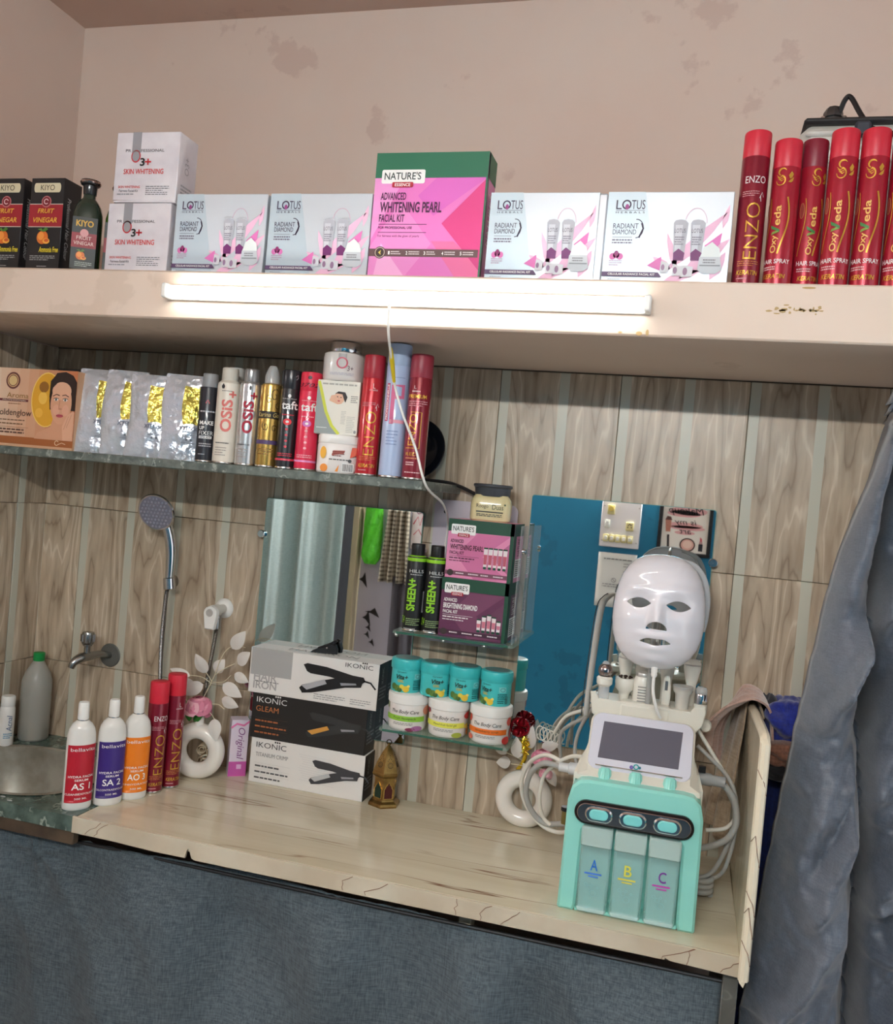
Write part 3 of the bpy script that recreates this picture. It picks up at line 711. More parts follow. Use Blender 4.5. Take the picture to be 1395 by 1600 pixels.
MB().grid(lambda u, v: (-.112+.224*u, -.002-.006*math.sin(PI*u)*v*v, -.16+.32*v), 8, 8).build('sheet', M('paper_white', (234,236,232), .7), nt_, solid=.0006)
p = Print(.224, .32, (-.112, -.011, -.16)); p.lines(.12, .87, .88, .905, 1, (90,94,98), 1); p.lines(.1, .55, .34, .84, 6, (170,172,174), 1); p.ring(.55, .50, .055, .038, .012, (120,122,124), 1); p.line([(.51, .47), (.59, .53)], .012, (120,122,124), 1); p.lines(.2, .36, .86, .44, 2, (165,168,170), 1); p.build(nt_, 'notice_print')

# far curtain and the doorway corner with hung things, as the left mirror shows them
FARC = mat_fabric('pale_teal_curtain', (186,208,208), (164,188,190), 300.0, .2, .7, .1, 2)
def farcur(u, v):
    x = -3.0+u*.93; z = 2.25*(1-v)+.05*v
    return (x, -3.02+.045*math.sin(u*26+.5*math.sin(u*11+v*2))+.02*math.sin(u*57), z)
fc = MB().grid(farcur, 140, 10).build('far_curtain', FARC, angle=None, solid=.002); tag(fc, 'pale teal curtain across the far side of the room', 'curtain')
MB().tube([(-3.1, -3.02, 2.26), (-2.0, -3.02, 2.26)], .01, 10).build('curtain_rod', steel(), fc)
tr = MB().box(-2.055, -2.015, -3.2, -3.10, 0, 2.3, 0, .004).build('trim_1', M('beige_door_post', (196,182,152), .5)); struct(tr)
bg = thing('plastic_bag', 'bright green plastic bag hanging by the far curtain', 'bag', (-1.93, -3.14, 1.13))
def bagf(u, v):
    a = 2*PI*u; z = .36*v; r = .066*min(1, .35+v*5)**.6*(1-.12*v)+.004*noise.noise(Vector((math.cos(a)*2, math.sin(a)*2, v*6)))
    return (r*math.cos(a), .6*r*math.sin(a)+.006*math.sin(a*5+v*9), z)
MB().grid(bagf, 36, 30).build('sack', M('green_bag', (92,214,52), .25, bump=(22, .9, .02)), bg, angle=None)
MB().tube([(-.03, 0, .355), (-.02, 0, .44), (.0, .02, .47), (.02, 0, .44), (.03, 0, .355)], .006, 8, smooth=4).build('handle', M('green_bag'), bg)
ck = mat_check('checked_cloth', (206,198,180), (92,84,72), 75.0)
tw = thing('checked_towel', 'brown and cream checked towel hanging in folds', 'towel', (-1.745, -3.13, 1.03))
MB().grid(lambda u, v: (-.085+.17*u*(.8+.35*(1-v))+.035*(v-1), .035*math.sin(u*21+v)*(.5+.5*(1-v)), .46*v), 50, 14).build('cloth', ck, tw, angle=None, solid=.003)
pc = thing('printed_pouch', 'white pouch with red script print hanging by the checked towel', 'pouch', (-1.632, -3.15, 1.25))
MB().box(-.052, .052, -.012, .012, 0, .30, 0, .008).build('sleeve', M('pouch_white', (236,232,234), .35), pc)
p = Print(.104, .30, (.052, .0122, 0), U=(-1,0,0)); p.text('FLC SW', .1, .03, .9, .10, (40,36,60)); p.rect(.05, .86, .95, .95, (214,60,110)); p.line([(.15, .52), (.3, .70), (.45, .5), (.6, .68), (.85, .52)], .07, (200,34,74), 1); p.line([(.2, .25), (.5, .42), (.8, .3)], .05, (200,34,74), 1); p.line([(.25, .78), (.6, .74), (.8, .82)], .05, (120,40,90), 1); p.build(pc)
tz = thing('trousers', 'dark grey trousers hanging below the checked towel', 'clothes', (-1.70, -3.15, .55))
MB().grid(lambda u, v: (-.07+.15*u, .02*math.sin(u*12+v), .52*v), 24, 8).build('cloth', M('dark_trousers', (92,90,98), .9), tz, angle=None, solid=.004)
for (x, z, w, h) in ((-.06, .36, .03, .05), (.02, .16, .05, .03), (-.015, .12, .03, .05), (.0, .06, .02, .025), (-.005, .015, .02, .025), (.03, -.03, .02, .025)):
    o = MB().prism([(-w, -h), (w*.2, -h*.2), (w, 0), (w*.2, h*.3), (-w*.3, h)], (0, 0, 0), (-1,0,0), (0,0,1), .0016).build('wall_sticker', black_plastic())
    o.location = (-1.93+x, -3.198, .66+z); tag(o, 'small black pointed sticker on the plain far wall', 'sticker', 'black stickers on the far wall')

# ================================================================== PRODUCTS: shared builders
def can(name, label, loc, R, H, body, cap, capH, rz=0.0, group=None, capR=None, shoulder=0.0, tilt=0.0, seam=None, dome=False):
    t = thing(name, label, 'spray can', loc, 0, group, rot=(0, tilt, rz))
    capR = capR or R*0.985; zb = H-capH
    MB().lathe([(R*.88, 0), (R*1.0, .0015), (R*1.01, .004), (R*.985, .0055)], 28).build('base_rim', M('can_rim', (198,192,184), .25, 1.0), t)
    prof = [(R*.9, .004), (R*.995, .0055), (R, .008), (R, zb-shoulder-.0015)]
    if shoulder: prof += [(R*.97, zb-shoulder*.5), (capR*1.03, zb-.001), (capR*.9, zb)]
    else: prof += [(R*.985, zb), (R*.9, zb)]
    MB().lathe(prof, 32).build('body', body, t)
    if dome: cp = [(capR, zb-.001), (capR, zb+capH*.35), (capR*.86, zb+capH*.6), (capR*.66, zb+capH*.82), (capR*.45, zb+capH*.96), (.0005, H)]
    else: cp = [(capR*.97, zb-.001), (capR, zb+.001), (capR*.985, H-.004), (capR*.955, H-.001), (capR*.9, H), (.0005, H)]
    MB().lathe(cp, 32).build('cap', cap, t)
    t['_'] = 0; del t['_']
    return t
def cpr(R, H): return Print(None, H, R=R)
def carton(name, label, loc, w, h, d, face, side=None, rz=0.0, cat='box', group=None, bevel=.0012, top=None, rot=None):
    t = thing(name, label, cat, loc, rz, group, rot=rot)
    MB().box(-w/2, w/2, -d/2, d/2, 0, h, 0, bevel).build('carton', face, t)
    return t
def fpr(w, h, d): return Print(w, h, (-w/2, -d/2, 0))
def spr(w, h, d): return Print(d, h, (w/2, -d/2, 0), U=(0,1,0))      # right-hand side
def tpr(w, h, d): return Print(w, d, (-w/2, -d/2, h), U=(1,0,0), V=(0,1,0))

# ------------------------------------------------------------------ on the concrete shelf
YF = -0.46
BLKBOX = M('black_card', (30,29,31), .4); CARDW = M('white_card', (226,226,230), .45)
def peach(p, cx, cy, r, asp):
    p.oval(cx, cy, r, r*asp, (214,110,40), 2); p.oval(cx-r*.25, cy+r*asp*.2, r*.55, r*.6*asp, (236,150,66), 3); p.oval(cx+r*.75, cy-r*asp*.55, r*.62, r*.42*asp, (238,170,70), 4); p.oval(cx+r*.8, cy-r*asp*.45, r*.4, r*.25*asp, (200,90,40), 5)
    p.poly([(cx-r*.2, cy+r*asp*.9), (cx+r*.5, cy+r*1.5*asp), (cx+r*1.0, cy+r*1.2*asp), (cx+r*.3, cy+r*.8*asp)], (74,124,44), 4); p.poly([(cx-r*.9, cy+r*1.2*asp), (cx-r*.2, cy+r*1.35*asp), (cx+r*.1, cy+r*.85*asp)], (96,144,56), 4)
def kiyo(p, w, h):
    a = w/h
    p.poly([(x, y) for x, y in rrect(.80, .10, .05, 5, .5, .895)], (214,204,172), 0); p.text('KIYO', .30, .865, .72, .925, (70,60,46))
    p.rect(0, .715, 1, .722, (214,206,190), 0); p.rect(0, .475, 1, .715, (156,34,44), 0); p.rect(0, .470, 1, .477, (214,206,190), 1)
    p.oval(.5, .745, .145, .145*a, (196,120,122), 1); p.oval(.5, .745, .12, .12*a, (120,30,40), 2); p.ring(.5, .745, .06, .06*a, .025, (222,190,190), 3, .3, 5.6)
    p.text('FRUIT', .26, .62, .76, .67, (224,170,60), 2, shear=.2, bold=.02); p.text('VINEGAR', .14, .52, .86, .575, (224,170,60), 2, shear=.2, bold=.02)
    peach(p, .46, .36, .17, a); p.text('Ammonia Free', .38, .20, .96, .26, (222,200,50), 2, shear=.2, bold=.02)
    p.lines(.12, .11, .9, .17, 3, (150,150,150), 1); p.lines(.35, .04, .65, .06, 1, (150,150,150), 1)
for x, lb in ((-1.4965, 'black fruit vinegar carton beside the dark bottles'), (-1.6075, 'black fruit vinegar carton beyond its twin, away from the bottles')):
    t = carton('hair_colour_box', lb, (x, YF+.03, ZS), .091, .214, .06, BLKBOX, group='black hair colour cartons')
    p = fpr(.091, .214, .06); kiyo(p, .091, .214); p.build(t)
    p = spr(.091, .214, .06); p.text('Professional Hair Colour', .22, .14, .42, .80, (190,190,190), 1, rot=-1, shear=.2); p.build(t, 'side_print')
GLS = M('dark_green_glass', (34,48,38), .12, coat=.5); GLS2 = M('green_glass', (64,92,30), .12, coat=.5)
def vinegar_bottle(lb, x, y, glass):
    t = thing('vinegar_bottle', lb, 'bottle', (x, y, ZS), face_cam(x, y, .7))
    secs = [supsec(.064*k, .05*k, z, 3) for (k, z) in ((.9, 0), (1, .004), (1, .12), (.98, .138), (.86, .155), (.62, .168), (.42, .175), (.40, .184))]
    MB().loft(secs).build('body', glass, t)
    MB().lathe([(.0135, .183), (.0145, .185), (.0155, .203), (.021, .206), (.0225, .21), (.021, .216), (.0005, .218)], 24).build('cap', M('bottle_cap_black', (36,36,38), .25, coat=.4), t)
    MB().lathe([(.0222, .2085), (.0232, .211), (.0222, .2135)], 24).build('cap_ring', M('rose_chrome', (196,170,160), .2, 1.0), t)
    p = Print(.054, .12, (-.027, -.0262, .008)); p.rect(.0, .0, 1, .98, (30,36,34), 0); p.text('KIYO', .15, .80, .85, .92, (206,160,50), bold=.03); p.rect(0, .40, 1, .68, (140,32,44), 1); p.oval(.5, .68, .17, .075, (206,140,140), 2); p.text('FRUIT', .2, .55, .8, .62, (226,190,180)); p.text('VINEGAR', .1, .45, .9, .52, (226,190,180)); peach(p, .4, .25, .18, .45); p.lines(.2, .04, .9, .14, 3, (150,160,150), 1); p.build(t, 'label')
vinegar_bottle('dark glass vinegar bottle with chrome ringed black cap beside the carton', -1.405, -.43, GLS)
vinegar_bottle('green glass vinegar bottle half hidden by the white whitening boxes', -1.352, -.385, GLS2)

SK = M('whitening_card', (222,218,222), .5, var=(16, (206,200,206)))
def skin_box(lb, x, z, rz=0):
    w, h, d = .160, .156, .075
    t = thing('facial_kit_box', lb, 'box', (x, YF+d/2, z), rz, 'white skin whitening boxes')
    MB().box(-w/2+.0015, w/2-.0015, -d/2+.0015, d/2-.0015, 0, h-.001, 0, .001).build('tray', SK, t)
    MB().box(-w/2, w/2, -d/2, d/2, .004, h, 0, .0015).build('lid', SK, t)
    p = fpr(w, h, d); g = (150,148,152); rdd = (196,44,52)
    p.rect(.255, .70, .395, 1.0, g, 0); p.oval(.325, .655, .075, .09, rdd, 0); p.oval(.325, .655, .058, .072, g, 1)
    p.text('PR', .16, .715, .245, .755, (70,70,76)); p.text('FESSIONAL', .405, .715, .77, .755, (70,70,76))
    p.text('3', .40, .515, .475, .63, BLACK, bold=.03); p.line([(.475, .575), (.575, .575)], .022, rdd, 2); p.line([(.525, .53), (.525, .62)], .022, rdd, 2)
    p.text('SKIN WHITENING', .15, .40, .78, .475, (206,52,52), bold=.012)
    p.text('SKIN WHITENING', .08, .20, .43, .235, (206,62,62), bold=.01); p.text('Fairness Facial Kit', .10, .145, .40, .18, (60,60,66)); p.lines(.07, .10, .45, .13, 1, (140,140,146), 1, seed=2)
    p.lines(.52, .10, .90, .24, 5, (120,120,126), 1, .4); p.build(t)
    p = spr(w, h, d); p.text('O3+', .34, .45, .56, .70, (160,156,162), rot=1); p.lines(.2, .1, .8, .3, 4, (160,160,166), 1); p.build(t, 'side_print')
skin_box('white skin whitening kit box stacked on top of its twin', -1.241, ZS+.1575, .012)
skin_box('white skin whitening kit box carrying another on top', -1.249, ZS)

SIL = M('silver_card', (206,214,222), .28, .25)
def lotus_box(lb, xc, w, rz=0.0, creased=False):
    h, d = .175, .05
    t = thing('facial_kit_box', lb, 'box', (xc, YF+d/2, ZS), rz, 'silver facial kit boxes')
    if creased:
        MB().box(-w/2, w/2-.016, -d/2, d/2, 0, h, 0, .0012).build('carton', SIL, t)
        MB().box(-w/2+.002, w/2, -d/2+.003, d/2-.002, .0005, h-.0006, 0, .004).build('folded_wrap', M('silver_wrap', (212,218,226), .18, .3), t)
    else: MB().box(-w/2, w/2, -d/2, d/2, 0, h, 0, .0012).build('carton', SIL, t)
    fw = w-.016 if creased else w
    p = Print(fw, h, (-w/2, -d/2, 0)); a = fw/h; dk = (62,50,76); pk = (234,186,214); pk2 = (222,120,186)
    p.poly([(.0, 1), (.0, .0), (.45, 0), (.30, 1)], M('silver_card_tint', (190,206,216), .28, .2), 0)
    p.text('L', .07, .81, .115, .91, dk); p.ring(.155, .86, .032, .032*a*1.05, .012, dk, 2); p.oval(.16, .835, .016, .03, (150,70,130), 3); p.text('TUS', .195, .81, .305, .91, dk)
    p.rect(.07, .795, .305, .799, dk, 1); p.text('H E R B A L S', .07, .765, .305, .785, dk)
    p.text('RADIANT', .06, .60, .265, .655, dk); p.text('DIAMOND', .06, .535, .25, .59, dk); p.ring(.25, .60, .055, .10, .007, dk, 1, -1.6, 1.7); p.line([(.29, .66), (.305, .60), (.29, .55), (.275, .50)], .014, dk, 1)
    p.rect(.06, .505, .22, .509, dk, 1); p.lines(.06, .43, .23, .49, 2, (110,104,124), 1)
    for (cx, cy) in ((.075, .295), (.105, .31), (.135, .295)): p.oval(cx, cy, .026, .036, (206,110,170), 1)
    p.oval(.105, .325, .018, .032, (130,40,100), 2); p.lines(.05, .19, .16, .26, 3, (176,150,176), 1)
    # petals
    for (ax, ay, bx, by, wd) in ((.50, .12, .96, .78, .10), (.62, .06, 1.0, .50, .12), (.55, .16, .40, .30, .07), (.60, .14, .50, .56, .06), (.86, .05, .97, .36, .09), (.5, .04, .8, .16, .08), (.93, .60, .97, .86, .045)):
        dx, dy = bx-ax, by-ay; l = math.hypot(dx, dy); nx, ny = -dy/l*wd*.5, dx/l*wd*.5*a
        p.poly([(ax, ay), (ax+dx*.35-nx, max(.01, ay+dy*.35-ny)), (ax+dx*.72-nx*.7, ay+dy*.72-ny*.7), (bx, by), (ax+dx*.72+nx*.7, ay+dy*.72+ny*.7), (ax+dx*.35+nx, ay+dy*.35+ny)], pk if wd > .065 else (236,190,216), 1)
    p.poly([(.36, .20), (.47, .30), (.48, .14)], pk2, 2); p.poly([(.80, .42), (.93, .56), (.92, .44), (.86, .36)], pk2, 2)
    # two tubes, jar, small bottles
    p.ring(.72, .66, .085, .16, .006, (206,176,196), 2, .0, 2.9)
    for cx in (.60, .735):
        p.poly([(cx-.055, .66), (cx-.04, .69), (cx, .70), (cx+.04, .69), (cx+.062, .66), (cx+.045, .26), (cx-.035, .26)], (178,180,190), 3); p.poly([(cx-.038, .64), (cx+.02, .64), (cx+.012, .27), (cx-.028, .27)], (204,206,214), 4)
        p.text('LOTUS', cx-.042, .555, cx+.045, .60, (96,90,104), 5); p.lines(cx-.035, .42, cx+.04, .52, 4, (130,126,140), 5); p.poly([(cx-.038, .34), (cx, .385), (cx+.05, .34), (cx+.045, .26), (cx-.035, .26)], (110,44,104), 5)
    p.poly([(.76, .16), (.77, .30), (.93, .30), (.95, .16), (.90, .12), (.80, .12)], (196,202,208), 6); p.poly([(.775, .30), (.80, .40), (.86, .46), (.92, .39), (.935, .30)], (222,230,230), 6); p.rect(.775, .20, .935, .215, (140,146,152), 7); p.lines(.80, .225, .90, .28, 2, (130,130,136), 7)
    for (cx, cy, rr) in ((.50, .18, .035), (.60, .15, .04), (.68, .14, .045)): p.poly([(cx-rr, cy-.06), (cx+rr, cy-.055), (cx+rr, cy+.05), (cx-rr*.8, cy+.07)], (212,214,220), 7); p.oval(cx-rr*.3, cy, rr*.4, rr*.7*a, (150,120,150), 8)
    p.poly([(.0, .125), (.455, .125), (.485, .075), (.0, .075)], (92,68,104), 7); p.text('CELLULAR RADIANCE FACIAL KIT', .05, .088, .43, .112, WHITE, 8, bold=.02); p.lines(.05, .04, .16, .055, 1, (140,140,150), 2)
    p.build(t)
    p = spr(w, h, d); p.text('LOTUS', .3, .5, .6, .9, (120,116,130), rot=1); p.build(t, 'side_print')
lotus_box('silver facial kit box between the whitening boxes and another silver one', -1.045, .220)
lotus_box('silver facial kit box directly against the tall pink and green box', -.812, .231)
lotus_box('silver facial kit box in loose creased wrapping beside the pink box', -.329, .232, 0, True)
lotus_box('silver facial kit box beside the red spray cans', -.097, .232)

PKB = M('pink_card', (226,120,192), .35, coat=.3)
t = carton('facial_kit_box', 'tall pink facial kit box with green top band among the silver ones', (-.5745, YF+.0325, ZS), .239, .257, .065, PKB)
w, h, d = .239, .257, .065
p = fpr(w, h, d); gn = (36,104,76)
p.poly([(0, .30), (.30, .86), (0, .86)], (232,150,208), 0); p.poly([(0, 0), (0, .25), (.25, .62), (.55, .28), (.32, 0)], (230,138,200), 0); p.poly([(.62, .86), (1, .86), (1, .80), (.55, .50), (.40, .66)], (216,104,190), 0)
p.poly([(1, .80), (.63, .44), (1, .06)], (214,62,130), 1); p.poly([(.55, .30), (.80, 0), (1, 0), (1, .10), (.75, .30)], (232,110,160), 0); p.poly([(.05, .0), (.35, .0), (.1, .28)], (240,172,216), 1)
p.rect(0, .80, 1, 1, gn, 2); p.rect(.985, 0, 1, 1, gn, 3)
p.poly([(x, y) for x, y in rrect(.39, .11, .015, 4, .255, .81)], WHITE, 3); p.text("NATURE'S", .085, .785, .415, .845, (40,52,50), 4, bold=.01); p.poly(rrect(.19, .042, .01, 3, .255, .745), (176,38,56), 5); p.text('ESSENCE', .185, .732, .325, .757, WHITE, 6, bold=.01)
dk = (72,26,66)
p.text('ADVANCED', .065, .625, .295, .685, dk, bold=.02); p.text('WHITENING PEARL', .065, .525, .62, .61, dk, bold=.025); p.text('FACIAL KIT', .065, .45, .295, .51, dk, bold=.02)
p.rect(.065, .43, .50, .434, dk, 2); p.text('FOR PROFESSIONAL USE', .065, .395, .37, .415, dk, bold=.012); p.rect(.065, .365, .50, .369, dk, 2); p.text('For fairness with the glow of pearls', .065, .325, .44, .348, (96,40,86))
p.rect(0, .175, .97, .235, (96,70,72), 3); p.oval(.10, .205, .052, .048, (60,48,46), 4); p.ring(.10, .205, .042, .039, .008, (180,160,150), 5); p.poly([(.085, .205), (.11, .225), (.105, .205), (.11, .185)], (214,190,90), 5)
for i in range(5): p.text(str(i+1), .175+i*.16, .19, .19+i*.16, .218, WHITE, 4, bold=.02); p.lines(.20+i*.16, .188, .30+i*.16, .222, 2, (206,196,196), 4, .5, i)
p.rect(0, 0, 1, .025, (170,110,150), 2)
p.build(t)
p = spr(w, h, d); p.rect(0, 0, .12, 1, gn, 0); p.rect(0, .8, 1, 1, gn, 0); p.text("NATURE'S", .3, .3, .6, .7, WHITE, rot=1); p.build(t, 'side_print')

REDB = M('red_can', (164,30,50), .28, .25, coat=.4); REDC = M('red_cap', (196,40,58), .4); REDD = M('dark_red_cap', (126,30,48), .4); GOLDI = M('gold_ink', (206,158,62), .3, .5)
REDE = M('maroon_can', (128,20,42), .28, .25, coat=.4)
def enzo_print(t, R, H, big=True, red=False, dx=0.0):
    p = cpr(R, H); s = dx
    if big: p.text('ENZO', .27+s, .655, .73+s, .70, (226,214,216))
    else:
        p.text('L', .5+s, .72, .56+s, .76, (226,214,216)); p.text('LIONESSE', .40+s, .70, .64+s, .712, (226,214,216))
    p.lines(.22+s, .57, .62+s, .61, 3, (206,150,156), 1, .35); p.line([(.62+s, .56), (.68+s, .60), (.72+s, .57)], .012, WHITE, 1); p.line([(.64+s, .575), (.66+s, .54)], .012, WHITE, 1)
    p.text('ENZO', .36+s, .17, .66+s, .53, GOLDI, 2, rot=1, bold=-.01)
    p.lines(.24+s, .125, .75+s, .165, 3, (210,140,70), 1, .3); p.text('KERATIN' if big else 'KERATIN', .24+s, .07, .74+s, .10, GOLDI, 2, shear=.2, bold=.02); p.lines(.25+s, .04, .5+s, .055, 1, (206,150,156), 1)
    p.build(t)
t = can('spray_can', 'maroon hair spray can with bright red cap standing against a silver box', (.0515, -.4385, ZS), .0252, .289, REDE, REDC, .049, face_cam(.05, -.44)+.1); enzo_print(t, .0252, .289)
def oxy(lb, x, y, R, H, cap, rz):
    t = can('spray_can', lb, (x, y, ZS), R, H, REDB, cap, .052, face_cam(x, y)+rz, 'red hair spray cans on the shelf')
    p = cpr(R, H)
    # leafy swirl emblem
    p.line([(.47+.085*math.cos(q), .768+.024*math.sin(q)) for q in [.5+k*.27 for k in range(15)]], [.012+.03*math.sin(PI*k/14) for k in range(15)], GOLDI, 2)
    p.line([(.44+.095*math.cos(q), .712+.032*math.sin(q)) for q in [1.5-k*.33 for k in range(15)]], [.034-.02*k/14 for k in range(15)], GOLDI, 3)
    for q in range(3): p.line([(.34+.02*q, .752-.014*q), (.40+.03*q, .732-.012*q), (.50, .742-.012*q)], [.008, .024, .010], GOLDI, 2)
    p.poly([(.60, .70), (.64, .715), (.72, .735), (.70, .708), (.66, .697)], GOLDI, 2); p.poly([(.60, .745), (.66, .772), (.71, .755), (.68, .73), (.63, .722)], GOLDI, 2)
    p.line([(.58+.10*math.sin((k/20-.25)*3.6), .22+.38*k/20) for k in range(21)], .035, GOLDI, 2)
    p.line([(.20+.07*math.sin((k/20-.3)*3.6), .22+.38*k/20) for k in range(21)], .02, GOLDI, 2)
    p.text('Oxy', .33, .225, .50, .345, (226,180,96), 3, rot=1, bold=.015); p.poly([(.33, .348), (.51, .366), (.51, .382), (.35, .366)], (120,150,60), 3); p.poly([(.31, .415), (.33, .39), (.51, .366), (.51, .382)], (60,120,60), 4); p.text('eda', .36, .41, .51, .545, (226,180,96), 3, rot=1, bold=.015)
    p.oval(.17, .52, .05, .05, (150,60,56), 1); p.ring(.17, .52, .055, .05, .012, (200,140,90), 2)
    p.text('HAIR SPRAY', .14, .155, .80, .185, (232,222,222), 2, bold=.015); p.lines(.16, .11, .50, .14, 2, (220,180,180), 1); p.text('KERATIN', .20, .055, .72, .085, GOLDI, 2, shear=.2, bold=.02)
    p.build(t)
oxy('red leaf-emblem hair spray can next to the maroon can', .107, -.4385, .0252, .272, REDC, -.15)
oxy('red hair spray can with a darker maroon cap, pushed back between two others', .155, -.425, .0235, .277, REDD, .45)
oxy('red leaf-emblem hair spray can just past the dark capped one', .2035, -.4385, .0252, .289, REDC, .1)
oxy('red leaf-emblem hair spray can second past the dark capped one', .2555, -.4385, .0252, .289, REDC, .0)
oxy('red leaf-emblem hair spray can third past the dark capped one', .3075, -.4385, .0252, .289, REDC, .1)

# ribbed white floodlight lying behind the cans
fl_ = thing('floodlight', 'white ribbed floodlight with black rim and cable lying behind red cans', 'lamp', (.315, -.25, ZS))
MB().box(-.18, .18, -.06, .06, 0, .366, 0, .02).build('housing', M('flood_white', (206,206,200), .5, var=(20, (186,184,176))), fl_)
for k in range(5): MB().box(-.172, .172, -.066, -.055, .23+k*.026, .242+k*.026, 0, .004).build('rib', M('flood_white'), fl_)
MB().box(-.176, .19, -.0605, .0605, .360, .373, 0, .005).build('rim', M('flood_black', (34,34,36), .5), fl_)
gl = MB().lathe([(.020, 0), (.020, .012), (.016, .014), (.016, .022), (.019, .024), (.019, .034), (.013, .044), (.0005, .046)], 8, 0, Matrix.Translation((-.118, 0, .371))).build('cable_gland', M('gland_metal', (96,96,98), .3, .9), fl_)
for sx in (-1, 1): MB().ball((-.118+sx*.02, -.014, .388), .006, 10).build('gland_screw', chrome(), gl)
MB().tube([(-.108, -.01, .40), (-.10, -.015, .425), (-.09, -.02, .427), (-.07, -.035, .385), (-.05, -.055, .35), (-.01, -.08, .325), (.01, -.085, .29)], .005, 8, smooth=6).build('cable', black_plastic(), fl_)
MB().box(-.085, -.055, -.082, -.068, .325, .356, 0, .005).build('cable_clip', M('clip_dark', (44,48,58), .5), fl_)
MB().tube([(-.175, -.02, .33), (-.205, -.03, .325), (-.222, -.045, .29), (-.222, -.05, .2)], .004, 8, smooth=5).build('handle_strap', black_plastic(), fl_)

# ------------------------------------------------------------------ on the green marble shelf
BEFORE = set(o.name for o in bpy.data.objects)
YG = -.195
t = carton('facial_kit_box', 'orange gold facial kit box with a printed woman\'s face', (-1.7226, -.182, ZG), .300, .208, .045, M('peach_card', (208,158,118), .35, coat=.2))
w, h, d = .300, .208, .045; p = fpr(w, h, d); a = w/h
for k in range(10): p.rect(k/10, .12, (k+1)/10, 1, (226-k*3, 204-k*9, 182-k*11), 0)
p.rect(0, .035, 1, .13, (168,98,54), 1); p.rect(0, 0, 1, .035, (214,170,136), 1)
p.oval(.70, .62, .155, .34, (224,164,50), 1, 36); p.ring(.70, .62, .155, .34, .010, (244,206,110), 2); p.oval(.665, .78, .05, .07, (150,100,40), 2); p.oval(.63, .45, .04, .06, (236,180,70), 2); p.oval(.66, .64, .045, .08, (240,190,84), 2)
sk = (218,162,130); hair = (46,30,26); fx = .855
p.poly([(.73, .62), (.735, .84), (.79, .965), (.88, .985), (.96, .94), (1, .86), (1, .5), (.74, .5)], hair, 3); p.poly([(.60, .12), (.63, .20), (.76, .28), (.79, .42), (.95, .42), (1, .34), (1, .12)], (212,156,124), 4)
p.oval(fx, .585, .108, .265, sk, 5, 32); p.oval(fx, .74, .098, .115, (226,174,144), 6, 24); p.oval(fx-.045, .50, .035, .07, (226,168,140), 6); p.oval(fx+.05, .50, .035, .07, (226,168,140), 6)
p.poly([(.73, .64), (.735, .86), (.80, .965), (.90, .975), (.97, .92), (1, .82), (1, .7), (.955, .80), (.90, .865), (.82, .86), (.765, .78)], hair, 7)
for sx in (-1, 1):
    ex = fx-.003+sx*.047; p.oval(ex, .63, .022, .017, (240,230,224), 8); p.oval(ex, .63, .010, .016, (86,96,90), 9); p.line([(ex-.027, .640), (ex, .652), (ex+.027, .642)], .005, (50,34,30), 9); p.line([(ex-.034, .678+.006*sx), (ex, .696), (ex+.034, .678-.006*sx)], .008, (90,60,48), 9)
p.line([(fx-.012, .63), (fx-.018, .53), (fx-.005, .515)], .006, (190,130,102), 8); p.oval(fx-.003, .515, .020, .011, (200,138,110), 8); p.oval(fx-.003, .428, .037, .021, (190,84,92), 8); p.line([(fx-.038, .43), (fx-.003, .434), (fx+.032, .43)], .004, (140,50,60), 9)
p.poly([(.90, .12), (.885, .30), (.93, .44), (.985, .50), (1, .48), (1, .12)], (224,172,142), 8); p.line([(.93, .28), (.975, .45)], .004, (190,134,106), 9); p.line([(.905, .26), (.945, .43)], .004, (190,134,106), 9)
p.oval(.335, .84, .075, .075*a, (108,60,56), 2); p.ring(.335, .84, .055, .055*a, .007, (220,180,130), 3); p.oval(.335, .84, .044, .044*a, (214,184,130), 3)
p.text('Aroma', .28, .62, .51, .685, (150,110,50), 3); p.rect(.20, .575, .51, .605, (110,50,52), 3); p.text('PROFESSIONAL', .24, .582, .49, .598, (236,220,200), 4); p.lines(.3, .535, .44, .555, 1, (150,110,80), 3)
p.text('Goldenglow', .16, .37, .555, .475, (64,44,36), 4); p.lines(.2, .325, .50, .35, 1, (120,90,70), 3); p.lines(.2, .275, .48, .305, 1, (130,96,70), 3); p.rect(.12, .245, .53, .249, (150,110,80), 3); p.lines(.14, .16, .50, .235, 2, (90,60,50), 3)
p.ring(.84, .085, .02, .028, .006, (240,214,180), 4, .6, 6); p.line([(.86, .07), (.89, .09), (.93, .075)], .005, (240,214,180), 4); p.build(t)
bb = MB().box(-.04, .04, -.02, .02, 0, .222, 0, .003).build('black_carton', BLKBOX); bb.location = (-1.655, -.12, ZG); tag(bb, 'plain black carton standing behind the orange gold box', 'box')

